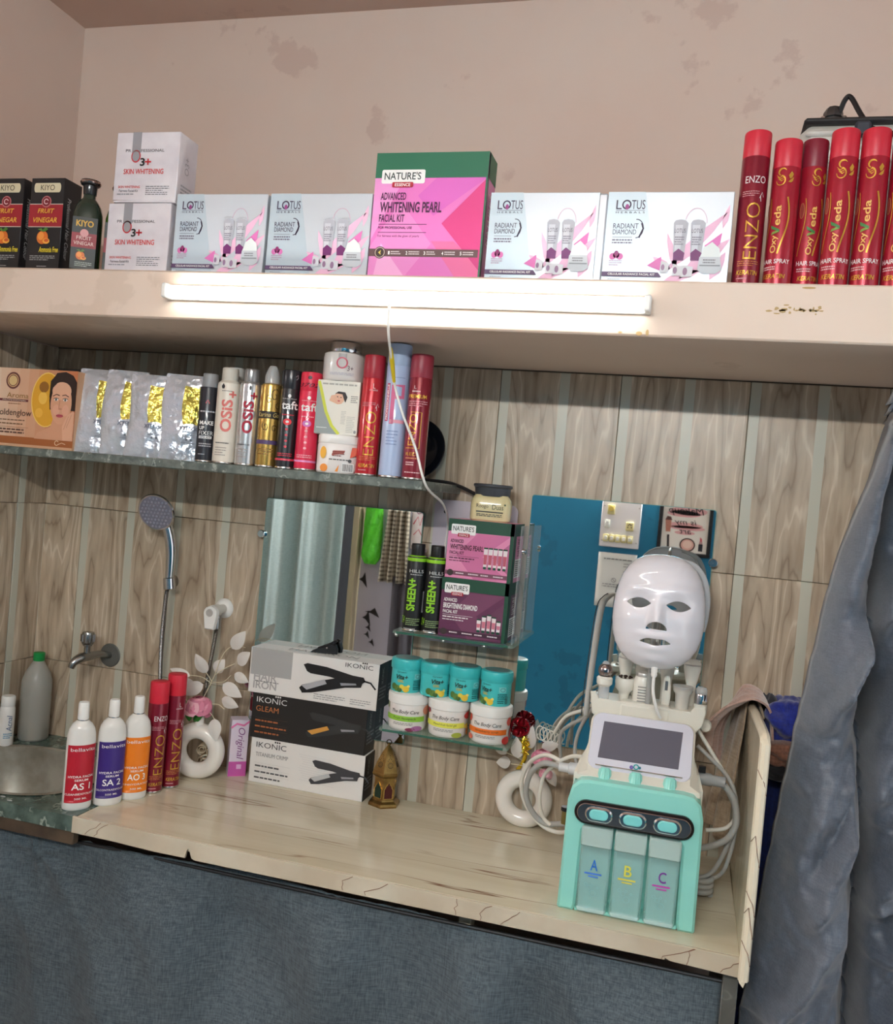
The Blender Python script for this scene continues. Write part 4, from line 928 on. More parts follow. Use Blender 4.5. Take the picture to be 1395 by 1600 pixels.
FOIL = M('silver_foil', (206,211,219), .16, .5, bump=(34, .6, .008)); GFOIL = M('gold_window_foil', (226,210,104), .14, .75, bump=(60, .9, .007))
def pouch(lb, xl, y, rz, seed, w=.112, h=.222, lean=.10):
    t = thing('foil_pouch', lb, 'pouch', (xl, y, ZG), 0, 'silver foil pouches', rot=(-lean, 0, rz))
    def surf(u, v, off=0.0, back=False):
        bulge = (math.sin(PI*u)**.8 if 0 < u < 1 else 0)*(max(0, math.sin(PI*min(1, max(0, v*.93+.035))))**.55)
        k = .013*bulge*(1.0-.35*v); nz = .0035*ridged(Vector((u*2.2+seed*3, v*3+seed, seed)), 3)*bulge+.0012*noise.noise(Vector((u*9, v*14, seed)))*bulge
        cx = .003*math.sin(v*7+seed)*(1 if u > .5 else -1)*(.4+.6*abs(u-.5)*2)
        return (u*w+cx, (k+nz*.2 if back else -(k+nz)-off), v*h)
    mb = MB(); mb.grid(lambda u, v: surf(u, v), 34, 50); mb.grid(lambda u, v: surf(1-u, v, 0, True), 34, 30); mb.build('sachet', FOIL, t, angle=None)
    MB().grid(lambda u, v: surf(.45+.05*(1-v)*(1-v)+(.42-.10*(1-v))*u+.03*math.sin(v*5)*(u-.5), .41+.46*v-.03*math.sin(u*3)*(v-.5), .0012), 24, 34).build('gold_window', GFOIL, t, angle=None)
    p = Print(w, h, fn=lambda u, v, off: surf(u, v, off+.0014), eps=.0003)
    p.text('XTENSO', .42, .345, .88, .395, (84,92,114), 2, bold=.02); p.lines(.48, .32, .84, .345, 1, (140,146,160), 1); p.lines(.52, .26, .82, .30, 2, (120,124,136), 1); p.rect(.60, .225, .74, .25, (90,94,104), 1); p.rect(.645, .23, .695, .245, (214,218,226), 2); p.lines(.5, .19, .84, .21, 1, (120,124,136), 1); p.lines(.62, .13, .76, .155, 2, (120,124,136), 1); p.build(t)
pouch('silver foil pouch touching the orange gold box', -1.577, -.196, .30, 1.3)
pouch('silver foil pouch second from the orange gold box', -1.493, -.205, .28, 4.1)
pouch('silver foil pouch with a crumpled edge, third from the orange gold box', -1.415, -.205, .22, 7.7, .114, .214)
pouch('silver foil pouch leaning beside the black makeup fixer can', -1.318, -.203, .36, 9.4, .114, .220)

DKC = M('navy_black_can', (34,36,44), .35, coat=.2); GREYC = M('grey_cap', (150,152,154), .4)
x = -1.190; t = can('spray_can', 'short black makeup fixer can with grey cap', (x, YG, ZG), .0237, .221, DKC, GREYC, .033, face_cam(x, YG), capR=.019, shoulder=.002)
p = cpr(.0237, .221); p.line([(.40, .66), (.46, .70), (.52, .66)], .03, (190,80,90), 1); p.lines(.22, .555, .78, .585, 1, (190,190,196)); p.text('MAKE', .24, .42, .70, .465, WHITE, bold=.03); p.text('UP', .24, .365, .42, .405, WHITE, bold=.03); p.text('FIXER', .24, .305, .72, .35, WHITE); p.rect(.24, .265, .68, .295, (220,220,220), 1); p.text('SPRAY', .28, .27, .64, .288, BLACK, 2); p.lines(.26, .17, .7, .22, 2, (170,170,176), 1); p.lines(.26, .08, .5, .1, 1, (170,170,176), 1); p.build(t)
x = -1.168; t = can('spray_can', 'white bottle hidden behind the black fixer can, only its cap showing', (x, -.115, ZG), .027, .250, white_plastic(), M('pale_cap', (206,206,202), .4), .03, 0, capR=.021, shoulder=.01)
OSW = M('cream_can', (228,220,206), .35); OSS = M('silver_can', (206,206,206), .22, .7)
def osis(t, R, H, c, tall):
    p = cpr(R, H); p.poly([(.28, .80), (.33, .83), (.38, .80), (.36, .775), (.30, .775)], (40,40,44), 1) if tall else p.poly([(.44, .80), (.48, .83), (.52, .80), (.50, .775), (.46, .775)], (40,40,44), 1); p.lines(.3, .745, .62, .76, 1, (120,116,112), 1)
    p.text('OSiS', .32, .33, .62, .665, c, 2, rot=1, bold=.03); p.line([(.60, .685), (.60, .755)], .05, c, 2); p.line([(.50, .72), (.70, .72)], .05, c, 2)
    p.lines(.22, .205, .60, .225, 1, (70,66,66)); p.lines(.22, .08, .55, .18, 4, (150,140,134), 1, .35); p.build(t)
x = -1.136; t = can('spray_can', 'cream white spray can with pink vertical lettering and cream cap', (x, YG, ZG), .0288, .238, OSW, M('cream_cap', (206,200,188), .45), .031, face_cam(x, YG), capR=.0205, shoulder=.016); osis(t, .0288, .238, (222,120,112), True)
x = -1.077; t = can('spray_can', 'silver spray can with crimson vertical lettering', (x, YG, ZG), .0268, .238, OSS, M('grey_silver_cap', (150,150,150), .3, .6), .031, face_cam(x, YG), capR=.019, shoulder=.014); osis(t, .0268, .238, (166,24,54), False)
GLD = M('gold_can', (196,158,84), .24, .75)
x = -1.021; t = can('mousse_can', 'gold mousse can with clear pointed cap', (x, YG, ZG), .0262, .250, GLD, M('clear_grey_cap', (196,196,194), .15, alpha=.75), .044, face_cam(x, YG), capR=.0185, shoulder=.010, dome=True)
p = cpr(.0262, .250); p.rect(.0, .475, 1, .545, (34,30,26), 1); p.text('Karina Gold', .12, .49, .92, .532, (224,196,120), 3, shear=.25); p.rect(.05, .225, 1, .265, (86,66,110), 1); p.lines(.2, .12, .7, .19, 3, (140,104,50), 1)
for (cx, cy, r, s0) in ((.62, .70, .16, .2), (.45, .66, .10, 1.4), (.72, .60, .09, .6), (.40, .40, .12, 2.4), (.66, .38, .09, .2)): p.line([(cx+r*(1-k/16)*math.cos(s0+k*.55), cy+.055*(r/.12)*(1-k/16)*math.sin(s0+k*.55)) for k in range(15)], .018, (70,52,30), 1)
p.build(t)
def taft(lb, x, R, H, body, cap, dotc, big, wr):
    t = can('spray_can', lb, (x, YG, ZG), R, H, body, cap, .046, face_cam(x, YG))
    p = cpr(R, H); p.oval(.47, .735, .05, .018, WHITE, 1); p.text('Schwarzkopf', .25, .70, .70, .712, WHITE); p.text('taft', .24, .60, .76, .685, WHITE, bold=.02); p.lines(.28, .535, .66, .555, 1, dotc)
    p.oval(.46, .475, .13, .033, big, 1); p.oval(.46, .475, .05, .012, WHITE, 2)
    for k in range(4): p.oval(.46, .40-k*.058, .045, .0125, dotc, 1)
    p.lines(.2, .125, .7, .165, 2, dotc, 1); p.rect(.05, .085, .95, .105, wr, 1)
    if cap.name == 'pink_red_cap': p.text('3702', .12, .845, .75, .885, (60,20,40), shear=.3); p.oval(.45, .94, .06, .018, (60,20,30), 1)
    else: p.line([(.62, .93), (.68, .95), (.70, .92), (.64, .90)], .02, (150,150,156), 1)
    p.build(t)
taft('black hair spray can with red dots', -.969, .0248, .240, M('black_can', (34,34,38), .3, coat=.3), M('black_smoke_cap', (40,40,44), .25), (206,50,70), (220,50,60), (214,70,90))
taft('pink red hair spray can with handwritten number on its cap', -.917, .0262, .237, M('pink_red_can', (222,40,76), .3, coat=.3), M('pink_red_cap', (224,44,72), .35), (240,170,180), (206,120,190), (228,150,200))
# stack: scrub jar, carton, silver-white jar
x, y = -.8385, -.176
t = thing('cream_jar', 'white scrub jar with orange fruit print under a small carton', 'jar', (x, y, ZG), face_cam(x, y))
secs = [supsec(.104*k, .104*k, z, 3.6) for (k, z) in ((.94, 0), (1, .004), (1, .066), (.97, .070))]; MB().loft(secs).build('jar_body', M('jar_white', (230,226,222), .35), t)
secs = [supsec(.104*k, .104*k, z, 3.6) for (k, z) in ((.97, .070), (1.0, .072), (1.0, .088), (.97, .0915))]; MB().loft(secs).build('lid', white_plastic(), t)
p = Print(.088, .066, (-.044, -.0522, .001)); og = (232,140,40)
p.oval(.08, .70, .08, .22, (236,170,40), 1); p.oval(.12, .16, .10, .14, og, 1); p.poly([(.30, .62), (.62, .70), (.66, .82), (.34, .80)], (170,84,70), 1); p.lines(.32, .58, .66, .80, 3, (120,50,46), 2); p.poly([(.80, .56), (1, .70), (1, .95), (.84, .95)], (220,90,60), 1); p.poly([(.42, .06), (.52, .30), (.50, .05)], og, 1); p.lines(.24, .44, .85, .52, 1, (90,86,84), 1); p.rect(.60, .05, .92, .36, (244,244,242), 1); p.barcode(.62, .08, .90, .34); p.oval(.80, .46, .05, .06, (60,60,60), 2); p.poly([(.93, .04), (1, .30), (.98, .04)], (140,40,50), 1); p.build(t)
w, h, d = .104, .128, .085; x2, y2 = -.8405, -.178
t = carton('facial_kit_box', 'small white and green carton with a printed woman\'s portrait, between two jars', (x2, y2, ZG+.0915), w, h, d, M('cream_card', (230,228,216), .45), rz=face_cam(x2, y2)*.35)
p = fpr(w, h, d); a = w/h
p.poly([(0, .0), (.0, .95), (.10, .80), (.26, .40), (.55, 0)], (150,158,156), 0); p.line([(.03, .97), (.10, .80), (.24, .42), (.40, .16), (.58, .01)], .07, (206,212,70), 1)
p.lines(.12, .90, .95, .96, 1, (170,170,160), 1); p.poly([(.30, .62), (.34, .72), (.44, .74), (.60, .58), (.50, .56)], (226,180,150), 1); p.oval(.53, .68, .12, .115, (224,176,146), 2); p.poly([(.42, .75), (.50, .80), (.66, .79), (.72, .70), (.68, .60), (.64, .66), (.60, .75), (.48, .76)], (40,30,28), 3)
for (ex, ey) in ((.49, .70), (.57, .69)): p.oval(ex, ey, .016, .010, (50,40,40), 4)
p.oval(.525, .625, .03, .012, (190,70,80), 4); p.line([(.525, .69), (.52, .655)], .008, (196,140,112), 4); p.lines(.60, .20, .72, .45, 9, (170,170,166), 1, .3); p.lines(.74, .05, .94, .36, 10, (176,176,170), 1, .3); p.lines(.80, .60, .97, .74, 4, (140,140,136), 1); p.lines(.05, .1, .3, .13, 1, (226,230,226)); p.oval(.95, .07, .03, .03, (150,150,150), 1); p.build(t)
t = thing('cream_jar', 'pearly white cream jar with chrome lid on top of the small carton', 'jar', (x2-.002, y2, ZG+.2195), face_cam(x2, y2))
MB().lathe([(.047, 0), (.049, .002), (.0505, .010), (.0512, .055), (.050, .066), (.046, .069), (.001, .069)], 36).build('jar_body', M('pearl_jar', (222,218,214), .2, coat=.6), t)
MB().lathe([(.0375, .068), (.0385, .071), (.0385, .088), (.036, .0945), (.001, .096)], 36).build('lid', chrome(), t)
p = Print(None, .069, R=.0515); p.rect(.40, .62, .52, .92, (170,166,166), 0); p.oval(.46, .60, .085, .20, (206,90,110), 1); p.oval(.46, .60, .062, .15, (196,190,188), 2); p.text('3+', .54, .34, .63, .52, (110,90,100)); p.lines(.28, .18, .66, .28, 2, (190,190,200), 1); p.build(t)
x = -.758; t = can('spray_can', 'bright red hair spray can next to the pale blue one', (x, YG, ZG), .0262, .2855, M('bright_red_can', (186,26,40), .28, .2, coat=.4), M('crimson_cap', (166,34,50), .4), .055, face_cam(x, YG)); enzo_print(t, .0262, .2855, False)
x = -.697; BLU = M('pale_blue_can', (176,194,226), .3, coat=.2)
t = can('spray_can', 'tall pale blue hair spray can with pink graphic', (x, YG, ZG), .0282, .314, BLU, M('pale_blue_cap', (164,186,216), .4), .052, face_cam(x, YG))
p = cpr(.0282, .314); pk = (206,74,120)
p.rect(.20, .42, .30, .70, pk, 1); p.text('PROFESSIONNELLE', .215, .43, .285, .69, WHITE, 2, rot=1, bold=.02); p.line([(.40, .40), (.40, .685), (.66, .685), (.66, .60), (.46, .60)], .11, (212,108,148), 1); p.line([(.36, .42), (.76, .42)], .09, (228,160,176), 1); p.lines(.30, .24, .62, .36, 5, (130,146,190), 1, .35); p.lines(.4, .74, .7, .75, 1, (130,146,190), 1); p.build(t)
x = -.641; t = can('spray_can', 'wine red premium hair spray can at the free end of the marble shelf', (x, YG, ZG), .0272, .292, M('wine_can', (134,30,46), .25, .25, coat=.4), M('wine_cap', (144,44,60), .4), .055, face_cam(x, YG))
p = cpr(.0272, .292); p.text('L', .34, .72, .40, .745, (226,200,200)); p.lines(.28, .69, .52, .71, 1, (226,200,200), 1); p.text('PREMIUM', .18, .645, .70, .675, GOLDI, bold=.02); p.lines(.2, .58, .76, .63, 3, (214,160,166), 1, .35); p.text('ENZO', .28, .27, .48, .52, GOLDI, rot=1)
p.line([(.22, .255), (.22, .25), (.60, .25), (.60, .535), (.30, .535)], .022, GOLDI, 1); p.text('RED', .24, .19, .56, .215, GOLDI); p.lines(.24, .16, .6, .18, 1, (200,130,90), 1); p.lines(.26, .11, .5, .145, 2, (226,190,190), 1); p.lines(.24, .05, .7, .065, 1, (226,190,190), 1); p.build(t)
# everything so far stands in the front half of the shelf
for o in [q for q in bpy.data.objects if q.name not in BEFORE and q.parent is None]:
    o.location = (o.location.x*.95, o.location.y-.105, ZG+(o.location.z-ZG)*.95); o.scale = (.95, .95, .95)
dk_ = thing('black_bowl', 'dark round bowl leaning on the tiles behind the red cans', 'bowl', (-.692, -.028, ZG+.080), rot=(math.radians(78), 0, 0))
MB().lathe([(.001, -.012), (.045, -.012), (.058, -.006), (.072, .010), (.078, .016), (.080, .018), (.0785, .021), (.074, .017), (.058, .0), (.045, -.008), (.001, -.008)], 40).build('dish', M('navy_plastic', (26,32,44), .25, coat=.5), dk_)
kc = MB().tube([(-.66, -.06, ZG+.006), (-.60, -.05, ZG+.005), (-.568, -.04, 1.626), (-.54, -.032, 1.615), (-.505, -.030, 1.60), (-.49, -.028, 1.575)], .0045, 8, smooth=6).build('black_cable', black_plastic()); tag(kc, 'black cable drooping from the marble shelf end to the cream jar', 'cable')

# ================================================================== ON THE WALL
MIR = mat_mirror(); GEDGE = M('mirror_edge', (120,160,150), .15)
def mirror(lb, x0, x1, z0, z1, studs):
    t = thing('wall_mirror', lb, 'mirror', ((x0+x1)/2, -.006, z0))
    w, h = x1-x0, z1-z0
    MB().prism(rrect(w, h, .006, 3, 0, h/2), (0, -.008, 0), (1,0,0), (0,0,1), .005).build('backing', GEDGE, t)
    MB().prism(rrect(w-.003, h-.003, .006, 3, 0, h/2), (0, -.0088, 0), (1,0,0), (0,0,1), .0006).build('mirror_glass', MIR, t)
    for (sx, sz) in studs:
        o = MB().lathe([(.0005, .012), (.009, .012), (.0105, .0105), (.0105, .002), (.006, .0), (.006, -.014)], 20, 0, Matrix.Translation((sx-(x0+x1)/2, -.006, sz-z0)) @ Matrix.Rotation(PI/2, 4, 'X')).build('stud', chrome(), t)
    return t
mirror('frameless wall mirror behind the flat iron boxes, reflecting the pale curtain', -1.103, -.662, .955, 1.553, ((-1.108, 1.455), (-.655, 1.455), (-1.108, 1.05)))
mirror('frameless wall mirror behind the facial machine, reflecting the teal wall', -.388, .050, 1.015, 1.622, ((.052, 1.498), (.052, 1.12)))

# hand shower
CH = chrome()
hs = thing('hand_shower', 'chrome hand shower hanging on its wall holder', 'shower', (-1.372, 0, 1.297))
MB().lathe([(.0195, 0), (.020, .003), (.018, .005), (.0005, .005)], 22, 0, Matrix.Rotation(PI/2, 4, 'X')).build('wall_plate', M('aged_chrome', (150,138,122), .35, .8), hs)
MB().tube([(0, -.003, 0), (.012, -.04, 0), (.022, -.055, 0)], [.010, .010, .011], 12).build('holder_arm', CH, hs)
MB().lathe([(.014, -.016), (.0165, -.014), (.0165, .014), (.014, .016)], 18, 0, Matrix.Translation((.026, -.062, 0)) @ Matrix.Rotation(-.15, 4, 'Y')).build('holder_clip', CH, hs)
hd = MB().tube([(.024, -.062, -.008), (.026, -.064, .05), (.025, -.068, .10), (.016, -.074, .145), (.004, -.080, .180)], [.0105, .0135, .0150, .0140, .0150], 14, smooth=4).build('handle', CH, hs)
HX = Matrix.Translation((-.006, -.098, .193)) @ Vector((.10, -.93, -.35)).to_track_quat('Z', 'Y').to_matrix().to_4x4()
MB().lathe([(.001, -.020), (.02, -.018), (.040, -.008), (.0505, .002), (.052, .006), (.050, .009), (.047, .0085)], 36, 0, HX).build('head', CH, hs)
fc_ = MB().lathe([(.0475, .008), (.046, .0095), (.0005, .0105)], 36, 0, HX).build('spray_plate', M('spray_grey', (120,120,134), .4), hs)
nz = MB()
for i in range(-4, 5):
    for j in range(-4, 5):
        if i*i+j*j < 18.5: nz.ball(HX @ Vector((i*.0098+(j % 2)*.0049-.002, j*.0098, .0105)), .0031, 8)
nz.build('spray_nozzles', M('nozzle_grey', (150,150,164), .35), hs)['kind'] = 'stuff'
def hose(pts, r, mat, name, par, pitch=.004):
    P, _ = spline([Vector(p) for p in pts], [r]*len(pts), 10)
    L_ = [0]
    for a, b in zip(P, P[1:]): L_.append(L_[-1]+(b-a).length)
    n = int(L_[-1]/(pitch/2)); Q = []; R = []; j = 0
    for k in range(n+1):
        s = L_[-1]*k/n
        while j < len(P)-2 and L_[j+1] < s: j += 1
        t = (s-L_[j])/max(1e-9, L_[j+1]-L_[j]); Q.append(P[j].lerp(P[j+1], min(1, t))); R.append(r if k % 2 else r*.82)
    return MB().tube(Q, R, 8).build(name, mat, par)
hose([(.022, -.062, -.008), (.018, -.062, -.05), (.012, -.055, -.15), (.010, -.045, -.25), (.016, -.038, -.36), (.05, -.03, -.44), (.10, -.03, -.46)], .0062, M('hose_steel', (126,126,126), .3, .9), 'flexible_hose', hs)

# white lever valve
av = thing('valve_tap', 'white lever valve on the tiles with a hose below', 'tap', (-1.207, 0, 1.241))
MB().lathe([(.026, 0), (.0275, .003), (.0265, .008), (.020, .014), (.015, .016), (.0005, .016)], 28, 0, Matrix.Rotation(PI/2, 4, 'X')).build('flange', white_plastic(), av)
MB().lathe([(.0125, .01), (.0125, .05), (.0165, .052), (.0165, .085), (.0005, .086)], 20, 0, Matrix.Translation((0, 0, 0)) @ Matrix.Rotation(math.radians(6), 4, 'Z') @ Matrix.Rotation(PI/2, 4, 'X')).build('stem', M('valve_cream', (216,214,206), .35), av)
pts = [(-.019, 0)] + [(-.019*math.cos(a), .019*math.sin(a)) for a in [PI*k/12 for k in range(1, 12)]] + [(.019, 0), (.0125, -.042), (-.0125, -.042)]
MB().prism(pts[::-1], (.009, -.098, -.004), (1,0,0), (0,0,1), .020, bevel=.003).build('lever', white_plastic(), av)
MB().lathe([(.0005, .003), (.009, .003), (.0105, 0)], 18, 0, Matrix.Translation((.009, -.098, -.002)) @ Matrix.Rotation(PI/2, 4, 'X')).build('lever_button', M('probe_steel', (200,198,194), .35, .6), av)
MB().lathe([(.0095, 0), (.0105, -.012), (.0085, -.014), (.010, -.03), (.010, -.04), (.007, -.042)], 12, 0, Matrix.Translation((.004, -.045, -.01))).build('outlet', steel(), av)
hose([(.004, -.045, -.05), (-.002, -.043, -.10), (-.012, -.040, -.17), (-.020, -.038, -.25), (-.024, -.036, -.33)], .0058, M('hose_brown', (110,104,96), .45, .6), 'flexible_hose', av)

# bib tap
bt = thing('bib_tap', 'chrome bib tap on a round wall plate above the sink', 'tap', (-1.553, 0, 1.066))
MB().lathe([(.034, 0), (.035, .003), (.031, .007), (.0005, .008)], 30, 0, Matrix.Rotation(PI/2, 4, 'X')).build('flange', M('dull_flange', (110,112,108), .5, .6), bt)
MB().tube([(0, -.005, 0), (-.006, -.04, .008), (-.014, -.075, .006), (-.022, -.10, .004), (-.030, -.118, -.006), (-.034, -.125, -.022)], [.009, .0095, .012, .014, .011, .0085], 14, smooth=5).build('spout', M('tap_chrome', (150,150,148), .25, .95), bt)
MB().lathe([(.0085, 0), (.0085, .022), (.012, .024), (.012, .028)], 16, 0, Matrix.Translation((-.017, -.085, .012))).build('spindle', M('tap_chrome'), bt)
k = MB(); pr = [(.010, .026), (.014, .028), (.0165, .034), (.017, .056), (.015, .062), (.0005, .063)]
k.lathe(pr, 20, 0, Matrix.Translation((-.017, -.085, .012)))
kn = k.build('handle_knob', M('tap_chrome'), bt)
for j in range(10):
    a = 2*PI*j/10; MB().tube([(-.017+.0165*math.cos(a), -.085+.0165*math.sin(a), .048), (-.017+.017*math.cos(a), -.085+.017*math.sin(a), .068)], .0025, 6).build('grip_rib', M('tap_chrome'), kn)

# ------------------------------------------------------------------ acrylic / glass wall shelf between the mirrors
us = thing('glass_wall_shelf', 'two tier glass wall shelf on an acrylic back plate between mirrors', 'shelf', (0, 0, 0))
MB().prism(rrect(.215, .36, .018, 5, -.527, 1.41), (0, -.014, 0), (1,0,0), (0,0,1), .004).build('back_plate', M('grey_acrylic', (196,190,200), .25), us)
for (x, z) in ((-.605, 1.560), (-.449, 1.560), (-.605, 1.43)): MB().ball((x, -.0145, z), (.005, .002, .005), 10).build('plate_screw', black_plastic(), us)
ZA, ZB = 1.2665, 1.029
for z, xa, xb in ((ZA, -.672, -.375), (ZB, -.685, -.365)):
    o = MB().prism(rrect(xb-xa, .150, .012, 4, (xa+xb)/2, -.088), (0, 0, z), (1,0,0), (0,1,0), .006).build('glass_shelf', [glassm()], us)
    MB().tube([(xa+.012, -.1628, z-.003), (xb-.012, -.1628, z-.003)], .0031, 6).build('glass_edge', glassedge(), o)
    for (x, y) in ((xa+.03, -.02), (xb-.03, -.02)): MB().box(x-.012, x+.012, -.03, -.004, z-.016, z+.006, 0, .003).build('clamp', CH, us)
for (x, y) in ((-.662, -.150), (-.545, -.150), (-.445, -.150)): MB().lathe([(.006, 0), (.007, -.004), (.004, -.008), (.0005, -.008)], 12, 0, Matrix.Translation((x, y, ZA-.006))).build('knob_foot', steel(), us)
MB().box(-.383, -.380, -.150, -.016, ZA, 1.545, 0, .001).build('side_panel', clear(), us)
MB().lathe([(.0005, .008), (.006, .008), (.0075, .006), (.0075, 0)], 14, 0, Matrix.Translation((-.380, -.12, 1.485)) @ Matrix.Rotation(PI/2, 4, 'Y')).build('panel_stud', CH, us)

SHB = M('matte_black_can', (26,27,28), .38); LIME = (142,204,40)
for x, lb, rr in ((-.634, 'black and lime hair spray can at the free end of the glass shelf', .05), (-.585, 'black and lime hair spray can touching the pink kit boxes', .1)):
    t = can('spray_can', lb, (x, -.125, ZA), .0242, .212, SHB, SHB, .031, face_cam(x, -.125)+rr, 'black and lime hair spray cans', capR=.0168, shoulder=.0)
    MB().lathe([(.0243, .170), (.0245, .172), (.0243, .178), (.019, .183), (.0165, .184)], 30).build('lime_collar', ink(*LIME), t)
    p = cpr(.0243, .17); p.text('HILLS', .26, .84, .72, .885, (214,216,214)); p.lines(.3, .80, .7, .825, 1, (170,172,170), 1); p.text('SHEEN+', .24, .30, .52, .76, LIME, 2, rot=1, bold=.035); p.text('Z4', .04, .12, .22, .22, LIME, shear=.2); p.lines(.26, .09, .74, .20, 4, (150,176,120), 1, .4); p.lines(.2, .03, .6, .06, 1, (170,172,170), 1); p.rect(.78, .28, .94, .58, (226,226,226), 1); p.barcode(.80, .30, .92, .56); p.build(t)
def kit(lb, x, z, w, h, d, c, c2, name1, name2, light, ph):
    t = carton('facial_kit_box', lb, (x, -.145+d/2, z), w, h, d, M('kit_card_%s' % c[0], c, .4), group='kit boxes on the glass shelf')
    p = fpr(w, h, d); gn = (22,72,52); a = w/h
    p.poly([(.45, .78), (.95, .78), (.55, .40), (.95, .05), (.45, 0), (.15, .4)], c2, 0); p.poly([(.95, .66), (.70, .40), (.95, .14)], tuple(int(v*.9) for v in c2), 1)
    p.rect(0, .79, 1, 1, gn, 2); p.rect(.945, 0, 1, 1, gn, 2)
    p.poly(rrect(.37, .17, .02, 3, .235, .83), WHITE, 3); p.text("NATURE'S", .075, .80, .395, .885, (40,52,50), 4, bold=.01); p.poly(rrect(.18, .062, .01, 3, .245, .735), (176,38,56), 5); p.text('ESSENCE', .175, .715, .315, .755, WHITE, 6)
    dk = WHITE if light else (66,24,44)
    p.text('ADVANCED', .05, .60, .25, .66, dk, bold=.02); p.text(name1, .05, .485, .56, .575, dk, bold=.025); p.text('FACIAL KIT', .05, .405, .27, .46, dk, bold=.02); p.rect(.05, .375, .50, .380, dk, 2); p.lines(.05, .325, .45, .36, 1, dk, 2); p.lines(.05, .285, .38, .31, 1, dk, 2)
    gl_ = (206,120,140) if light else (188,90,110)
    for k in range(5):
        cx = .60+k*.073; hh = (.20, .26, .29, .26, .20)[k] if light else .34-.0*k; b0 = .14 if light else .20+.0*k
        p.poly([(cx-.024, b0+.03), (cx+.024, b0+.03), (cx+.031, b0+hh), (cx-.031, b0+hh)], (232,222,224), 3+k % 2); p.poly([(cx-.022, b0+.08), (cx+.022, b0+.08), (cx+.027, b0+hh*.72), (cx-.027, b0+hh*.72)], gl_, 5); p.rect(cx-.022, b0, cx+.022, b0+.04, gn, 5); p.rect(cx-.031, b0+hh, cx+.031, b0+hh+.025, gn, 5)
    p.rect(0, .055, .945, .125, (120,74,92) if not light else (70,38,58), 4); p.oval(.085, .09, .048, .055, (60,48,46), 5)
    for i in range(4): p.lines(.17+i*.19, .07, .33+i*.19, .11, 1, (226,214,216), 5, .5, i)
    p.build(t)
    p = spr(w, h, d); p.rect(0, 0, .25, 1, gn, 0); p.rect(.25, .08, .9, .40, (240,240,240), 1); p.lines(.3, .1, .85, .38, 8, (60,60,60), 2); p.rect(.25, .79, 1, 1, gn, 0); p.text('NATURE', .4, .45, .7, .75, dk, 2, rot=1); p.build(t, 'side_print')
kit('plum brightening kit box standing on the glass shelf under the pink one', -.4805, ZA, .163, .141, .118, (100,50,82), (116,64,94), 'BRIGHTENING DIAMOND', '', True, 0)
kit('pink whitening pearl kit box stacked on the plum one', -.478, ZA+.141, .160, .140, .118, (222,140,178), (204,112,156), 'WHITENING PEARL', '', False, 1)
t = thing('cream_jar', 'square glass jar of yellow cream with dark lid above the pink kit box', 'jar', (-.4705, -.092, ZA+.281), face_cam(-.47, -.09)*.7)
MB().loft([supsec(.098*k, .085*k, z, 4.5) for (k, z) in ((.90, 0), (.99, .004), (1, .012), (1, .040), (.96, .052), (.84, .061), (.80, .063))]).build('jar_body', M('cream_yellow', (222,208,160), .2, coat=.5), t)
MB().lathe([(.041, .060), (.042, .063), (.0435, .080), (.0475, .083), (.0475, .087), (.045, .089), (.0005, .089)], 32).build('lid', M('slate_lid', (62,66,72), .4), t)
p = Print(.078, .046, (-.039, -.0428, .004)); p.text('Roogo', .08, .55, .44, .80, (50,50,46)); p.text('Duas', .56, .55, .90, .80, (50,60,46)); p.oval(.94, .82, .03, .05, (60,80,50), 1); p.rect(.08, .38, .90, .44, (40,40,40), 1); p.lines(.1, .16, .9, .32, 2, (80,80,76), 1); p.build(t)

# jars on the lower glass shelf
def wjar(lb, x, band, txt, fruit, y=-.112):
    t = thing('cream_jar', lb, 'jar', (x, y, ZB), face_cam(x, y), 'white face cream jars')
    MB().lathe([(.042, 0), (.0445, .002), (.046, .008), (.0475, .060), (.0475, .064), (.044, .066), (.0005, .066)], 36).build('jar_body', M('jar_white', (230,226,222), .35), t)
    MB().lathe([(.047, .063), (.0505, .065), (.0512, .082), (.050, .087), (.046, .0895), (.0005, .0895)], 36).build('lid', white_plastic(), t)
    p = Print(None, .062, R=.0478, z0=.002); p.text('The Body Care', .22, .62, .68, .80, (44,44,44), 3, shear=.25); p.rect(.0, .36, .80, .56, band, 1); p.text(txt, .26, .41, .64, .52, (60,70,40), 2); p.lines(.26, .2, .6, .31, 2, (150,150,150), 1)
    for (cx, cy, rx, ry, c) in fruit: p.oval(cx, cy, rx, ry, c, 2)
    p.build(t)
wjar('white face cream jar with a green band', -.628, (140,190,60), 'Fruit facepack', ((.86, .78, .10, .18, (226,150,120)), (.05, .85, .05, .12, (120,150,80)), (.66, .10, .10, .10, (170,110,160)), (.55, .06, .08, .07, (130,50,80)), (.97, .4, .04, .2, (130,60,50))))
wjar('white face cream jar with a yellow band', -.526, (226,226,90), 'Mixed fruit facial gel', ((.90, .82, .12, .14, (206,60,56)), (.10, .9, .06, .10, (150,50,60)), (.66, .10, .09, .10, (170,180,70)), (.94, .2, .08, .16, (230,130,50)), (.86, .42, .06, .1, (226,200,80))))
wjar('white face cream jar with an orange band', -.422, (228,114,40), 'Strawberry scrub', ((.86, .84, .07, .16, (214,80,66)), (.80, .14, .09, .15, (206,60,56)), (.12, .16, .09, .10, (226,120,100)), (.09, .86, .06, .15, (214,90,70)), (.95, .35, .05, .2, (206,50,50))))
TQ = M('turquoise_plastic', (72,196,196), .35); TQD = M('turquoise_lid', (60,186,188), .35)
